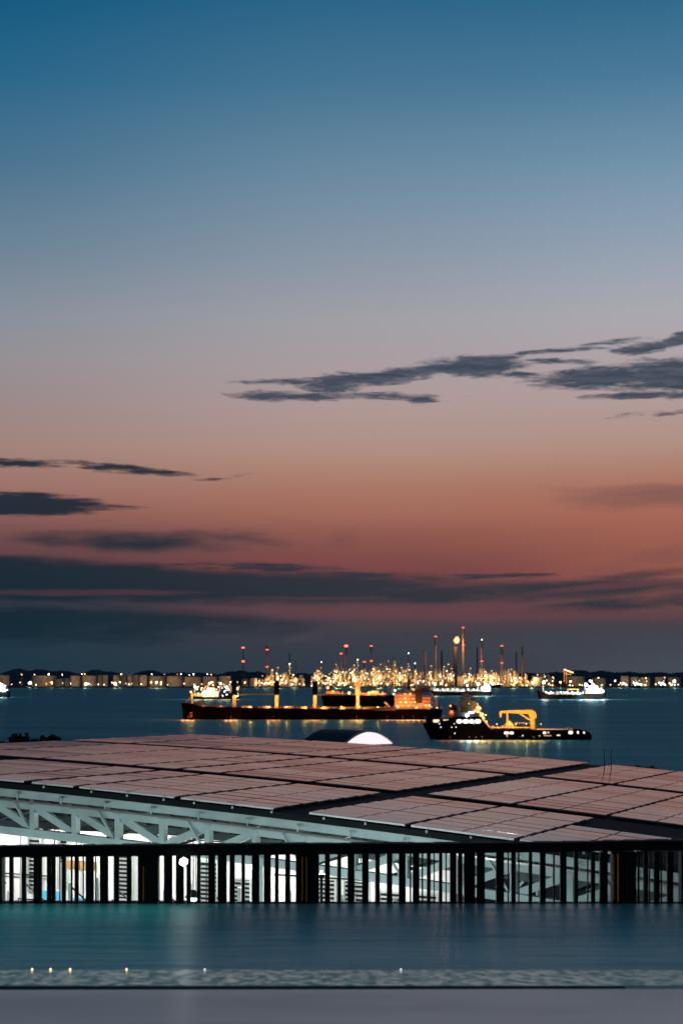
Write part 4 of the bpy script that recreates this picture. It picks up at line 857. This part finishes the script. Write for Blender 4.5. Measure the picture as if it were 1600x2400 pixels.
# --- small far boat
t6 = Ship('far_barge', 1146, 1173, 1612.5, 'small dark barge against the far shore behind the lit tanker', 'boat')
t6.hull([(1146,1148,1605,.5,.4),(1152,1152,1605,1,1),(1168,1168,1605,1,1),(1173,1171,1604,.6,.5)], 12, 'hull_teal'); t6.box(1164,1170,1598,1604.8,7,'deckhouse','ship_white'); t6.lamp('lamp_white', 1150, 1600, 2.6, -6, 15000, WHITE); t6.lamp('lamp_white', 1166, 1602, 1.2, -6)
for i, (x0_, x1_) in enumerate(((1480,1500),(1540,1556))):
    t7 = Ship('harbour_boat', x0_, x1_, 1613, ('little white lit boat before the right shore tanks, left one', 'little white lit boat before the right shore tanks, right one')[i], 'boat', 'little boats off the right shore')
    t7.hull([(x0_,x0_+2,1606,.4,.3),(x0_+5,x0_+5,1607,1,1),(x1_-3,x1_-3,1607,1,1),(x1_,x1_-1,1606.5,.7,.6)], 8, 'hull_teal'); t7.box(x0_+6,x0_+13,1600,1606.8,5,'cabin','ship_white')
    for k in range(4): t7.lamp('lamp_white', x0_+3+k*4, 1600+k % 2*4, 1.3, -4, 8000 if k == 0 else 0, WHITE)

# --- offshore supply vessel
o = Ship('supply_vessel', 989, 1382, 1732.4, 'black offshore supply vessel with high bow, lit bridge windows and a yellow deck crane', 'ship')
o.hull([(989,1008,1695,.10,.04),(996,1009,1693.5,.45,.15),(1010,1014,1691,.75,.45),(1030,1030,1688.5,.95,.8),(1050,1050,1686,1,1),(1062,1062,1681,1,1),(1066,1066,1680,1,1),(1120,1120,1680,1,1),(1128,1128,1688,1,1),(1140,1140,1702,1,1),
        (1148,1148,1709,1,1),(1250,1250,1709.5,1,1),(1335,1335,1709,1,1),(1356,1356,1709.5,1,1),(1368,1368,1712,.95,1),(1376,1376,1716,.9,.95),(1381,1378,1722,.8,.85)], 15)
ww = MB(); o.box(1061,1124,1679.2,1700,15.2,'bridge_front','hull_black')
def owin(x0, x1, y0, y1, m, yc=-7.66): # rounded window pane
    mb = MB(); xa, xb, za, zb2 = o.X(x0), o.X(x1), o.Z(y1), o.Z(y0); c = (zb2-za)*.3
    p = [(xa+c,za),(xb-c,za),(xb,za+c),(xb,zb2-c),(xb-c,zb2),(xa+c,zb2),(xa,zb2-c),(xa,za+c)]
    mb.add([(q[0], yc, q[1]) for q in p]+[(q[0], yc+.07, q[1]) for q in p], [tuple(range(8)), tuple(range(8,16))[::-1]]+[(i,(i+1) % 8,8+(i+1) % 8,8+i) for i in range(8)])
    return mb.build('window', m, o.root)
for x0_, x1_, m_ in ((1066,1079,'window_white'),(1080.5,1094,'window_white'),(1095,1106.5,'window_white'),(1108,1122,'window_white')): owin(x0_, x1_, 1685, 1694, m_)
MB().box(o.X(1000), o.X(1050), -6.6, 6.6, o.Z(1693), o.Z(1684)).build('forecastle_house', 'hull_black', o.root)
for x0_, x1_ in ((1012,1027),(1035,1050)): owin(x0_, x1_, 1685.5, 1692, 'window_warm', -6.68)
mb = MB(); mb.bar((o.X(990),-5,o.Z(1693)), (o.X(1058),-6,o.Z(1677)), .35); mb.bar((o.X(996),-4,o.Z(1693)), (o.X(996),-4,o.Z(1679)), .3); mb.bar((o.X(1036),-5,o.Z(1686)), (o.X(1038),-5,o.Z(1675)), .8); mb.bar((o.X(1040),-5,o.Z(1684)), (o.X(1040),-5,o.Z(1676)), .5); mb.build('bow_rail', 'ship_buff', o.root)
# upper works
def oprism(pts2, w_, name, m, yc=0):
    n = len(pts2); mb = MB(); mb.add([(o.X(x), yc-w_/2, o.Z(y)) for x, y in pts2]+[(o.X(x), yc+w_/2, o.Z(y)) for x, y in pts2], [tuple(range(n)), tuple(range(n, 2*n))[::-1]]+[(i, (i+1) % n, n+(i+1) % n, n+i) for i in range(n)])
    return mb.build(name, m, o.root)
oprism([(1056,1682),(1066,1678.8),(1121,1678.8),(1116,1671),(1106,1667),(1072,1669),(1062,1674)], 12.5, 'wheelhouse_roof', 'ship_dark')
oprism([(1050,1676),(1051,1666),(1058,1664),(1062,1676)], 5, 'fire_monitor_deck', 'ship_red', -2)
oprism([(1077,1669),(1078,1655),(1074,1648),(1084,1640),(1086,1629),(1080,1627),(1090,1625),(1094,1618),(1097,1627),(1106,1632),(1100,1640),(1112,1643),(1116,1650),(1110,1658),(1108,1668)], 5.5, 'mast_house', 'ship_dark')
mb = MB(); mb.cyl((o.X(1091),0,o.Z(1640)), (o.X(1093),0,o.Z(1607)), .35, .15, n=8); mb.bar((o.X(1084),0,o.Z(1638)), (o.X(1099),0,o.Z(1622)), .35); mb.bar((o.X(1078),0,o.Z(1636)), (o.X(1086),0,o.Z(1636)), .5)
mb.cyl((o.X(1107),0,o.Z(1645)), (o.X(1107),0,o.Z(1638)), 1.1, .8, n=10); mb.cyl((o.X(1080),0,o.Z(1652)), (o.X(1080),0,o.Z(1645)), .9, .6, n=10); mb.build('signal_mast', 'ship_dark', o.root)
oprism([(1051,1656),(1060,1650),(1070,1656),(1072,1669),(1052,1662)], 4, 'forward_mast', 'ship_dark', 1)
oprism([(1108,1668),(1110,1650),(1118,1649),(1121,1660),(1124,1672)], 5, 'funnel', 'ship_buff', 0)
oprism([(1121,1682),(1122,1669),(1130,1671),(1133,1686),(1140,1694),(1146,1706),(1138,1702)], 9, 'aft_superstructure', 'ship_buff')
owin(1094, 1108, 1666.5, 1671.5, 'window_white', -6.32)
lamp('flare_flame', (o.X(1117), -3.4, o.Z(1658)), 1.05, o.root, 'deck_floodlight'); lamp('flare_flame', (o.X(1122), -3.4, o.Z(1660)), .7, o.root, 'deck_floodlight'); glow((o.X(1120), -6, o.Z(1658)), (1,.5,.18), 3500, .5, o.root)
lamp('lamp_orange', (o.X(1054), -2.7, o.Z(1654)), .42, o.root); lamp('lamp_cool', (o.X(1091), -6.6, o.Z(1675.5)), .62, o.root); glow((o.X(1091), -8, o.Z(1675.5)), (.8,1,.95), 700, .3, o.root)
lamp('lamp_orange', (o.X(1097), -3, o.Z(1649)), .22, o.root); glow((o.X(1056), -5, o.Z(1668)), ORANGE, 260, .3, o.root)
for x, y in ((1128,1672),(1135,1675),(1130,1682),(1137,1690),(1126,1676)): lamp('lamp_gold', (o.X(x), -4.8, o.Z(y)), .30, o.root); 
glow((o.X(1136), -9, o.Z(1680)), (1,.55,.2), 1500, .4, o.root)
# deck
mb = MB(); rs = random.Random(77)
for k in range(46):
    x = rs.uniform(1143, 1225); hgt = rs.uniform(2, 9)*(1 if x < 1200 else .6); wx = rs.uniform(2, 8); mb.box(o.X(x), o.X(x+wx), -5+rs.uniform(0,4), -1+rs.uniform(0,4), o.Z(1709), o.Z(1709-hgt))
mb.build('deck_gear', 'ship_buff', o.root, bevel=.1)
o.box(1148,1238,1704,1705,12,'deck_platform','crane_yellow'); o.box(1205,1240,1693.5,1694.5,1,'boom_rest','ship_buff', yc=-2); o.box(1204,1206,1694,1709,1,'boom_rest_leg','ship_buff', yc=-2)
mb = MB(); mb.cyl((o.X(1248),0,o.Z(1709)), (o.X(1247),0,o.Z(1672)), 1.15, .95, n=14); mb.build('crane_column', 'crane_yellow', o.root)
oprism([(1238,1676),(1239,1666),(1233,1663),(1245,1664),(1253,1669),(1256,1680),(1252,1684),(1242,1684)], 3., 'crane_head', 'crane_yellow')
oprism([(1171,1667),(1200,1664.5),(1238,1664),(1243,1673),(1215,1672),(1185,1670.5),(1172,1671)], 1.6, 'crane_boom', 'crane_yellow')
mb = MB(); mb.bar((o.X(1217),0,o.Z(1673)), (o.X(1242),0,o.Z(1688)), .5); mb.build('boom_cylinder', 'crane_yellow', o.root)
oprism([(1170,1668),(1174,1668),(1174,1676),(1173,1681),(1171,1681),(1170,1676)], .8, 'hook_block', 'crane_yellow')
mb = MB(); mb.cyl((o.X(1188),0,o.Z(1705)), (o.X(1188),0,o.Z(1671)), .38, n=10); mb.build('boom_post', 'crane_yellow', o.root)
oprism([(1178,1706),(1184,1697),(1190,1688),(1194,1690),(1200,1697),(1204,1706)], 4, 'winch_house', 'crane_yellow')
for x, y, pw in ((1160,1694,1100),(1205,1690,1200),(1228,1690,1500),(1262,1690,900),(1190,1660,500)): glow((o.X(x), -8.5, o.Z(y)), (1,.58,.2), pw*1.0, .3, o.root); lamp('lamp_gold', (o.X(x), -6.5, o.Z(max(y, 1696))), .20, o.root)
rr = MB(); rr.box(o.X(1252), o.X(1336), -7.4, -7.1, o.Z(1708.8), o.Z(1706.6)); rr.build('bulwark_rail', 'ship_white', o.root)
glow((o.X(1300), -12, o.Z(1700)), (1,.72,.6), 420, .3, o.root)
rl = MB(); pp = [(1322,1706),(1336,1706),(1352,1707),(1364,1710),(1374,1715),(1380,1722)]
for a_, b_ in zip(pp, pp[1:]): rl.bar((o.X(a_[0]), -7.1, o.Z(a_[1])), (o.X(b_[0]), -6.8, o.Z(b_[1])), .3)
rl.build('stern_rail', 'ship_red', o.root); oprism([(1326,1709),(1327,1704.5),(1336,1704),(1338,1709)], 3, 'capstan', 'ship_buff')
for x0_, x1_, y0_, y1_, m_ in ((1176,1187,1713.5,1719,'window_white'),(1188.5,1198,1713.5,1719,'window_white'),(1266,1273,1713,1719,'window_white'),(1275,1281,1713.5,1717,'window_dim'),(1325,1335,1711.5,1719,'window_white'),(1344.5,1349,1711.5,1718.5,'window_white'),(1359,1363,1713,1718,'window_white'),(1180,1185,1722,1724,'window_dim'),(1256,1260,1722,1724,'window_dim'),(1268,1286,1722,1723.4,'window_dim'),(1298,1306,1720.5,1723,'window_warm')):
    owin(x0_, x1_, y0_, y1_, m_, -7.6)
for x, y in ((1030,1703),(1055,1703),(1064.5,1703),(1044,1717),(1062,1717),(1219,1722.5),(1061,1695),(1106,1695),(1027,1695)): lamp('window_white', (o.X(x), -7.45 if x > 1050 else -7.0, o.Z(y)), .27, o.root, 'porthole')
for x, pw, cl in ((1092,1800,(.85,1,.85)),(1108,1200,(.95,1,.8)),(1122,1500,(1,.5,.15)),(1180,700,(1,.6,.2)),(1210,700,(1,.65,.15)),(1240,900,(1,.65,.15)),(1048,300,(1,.2,.15))): o.over(x, 2.2, pw*.5, cl, 15)
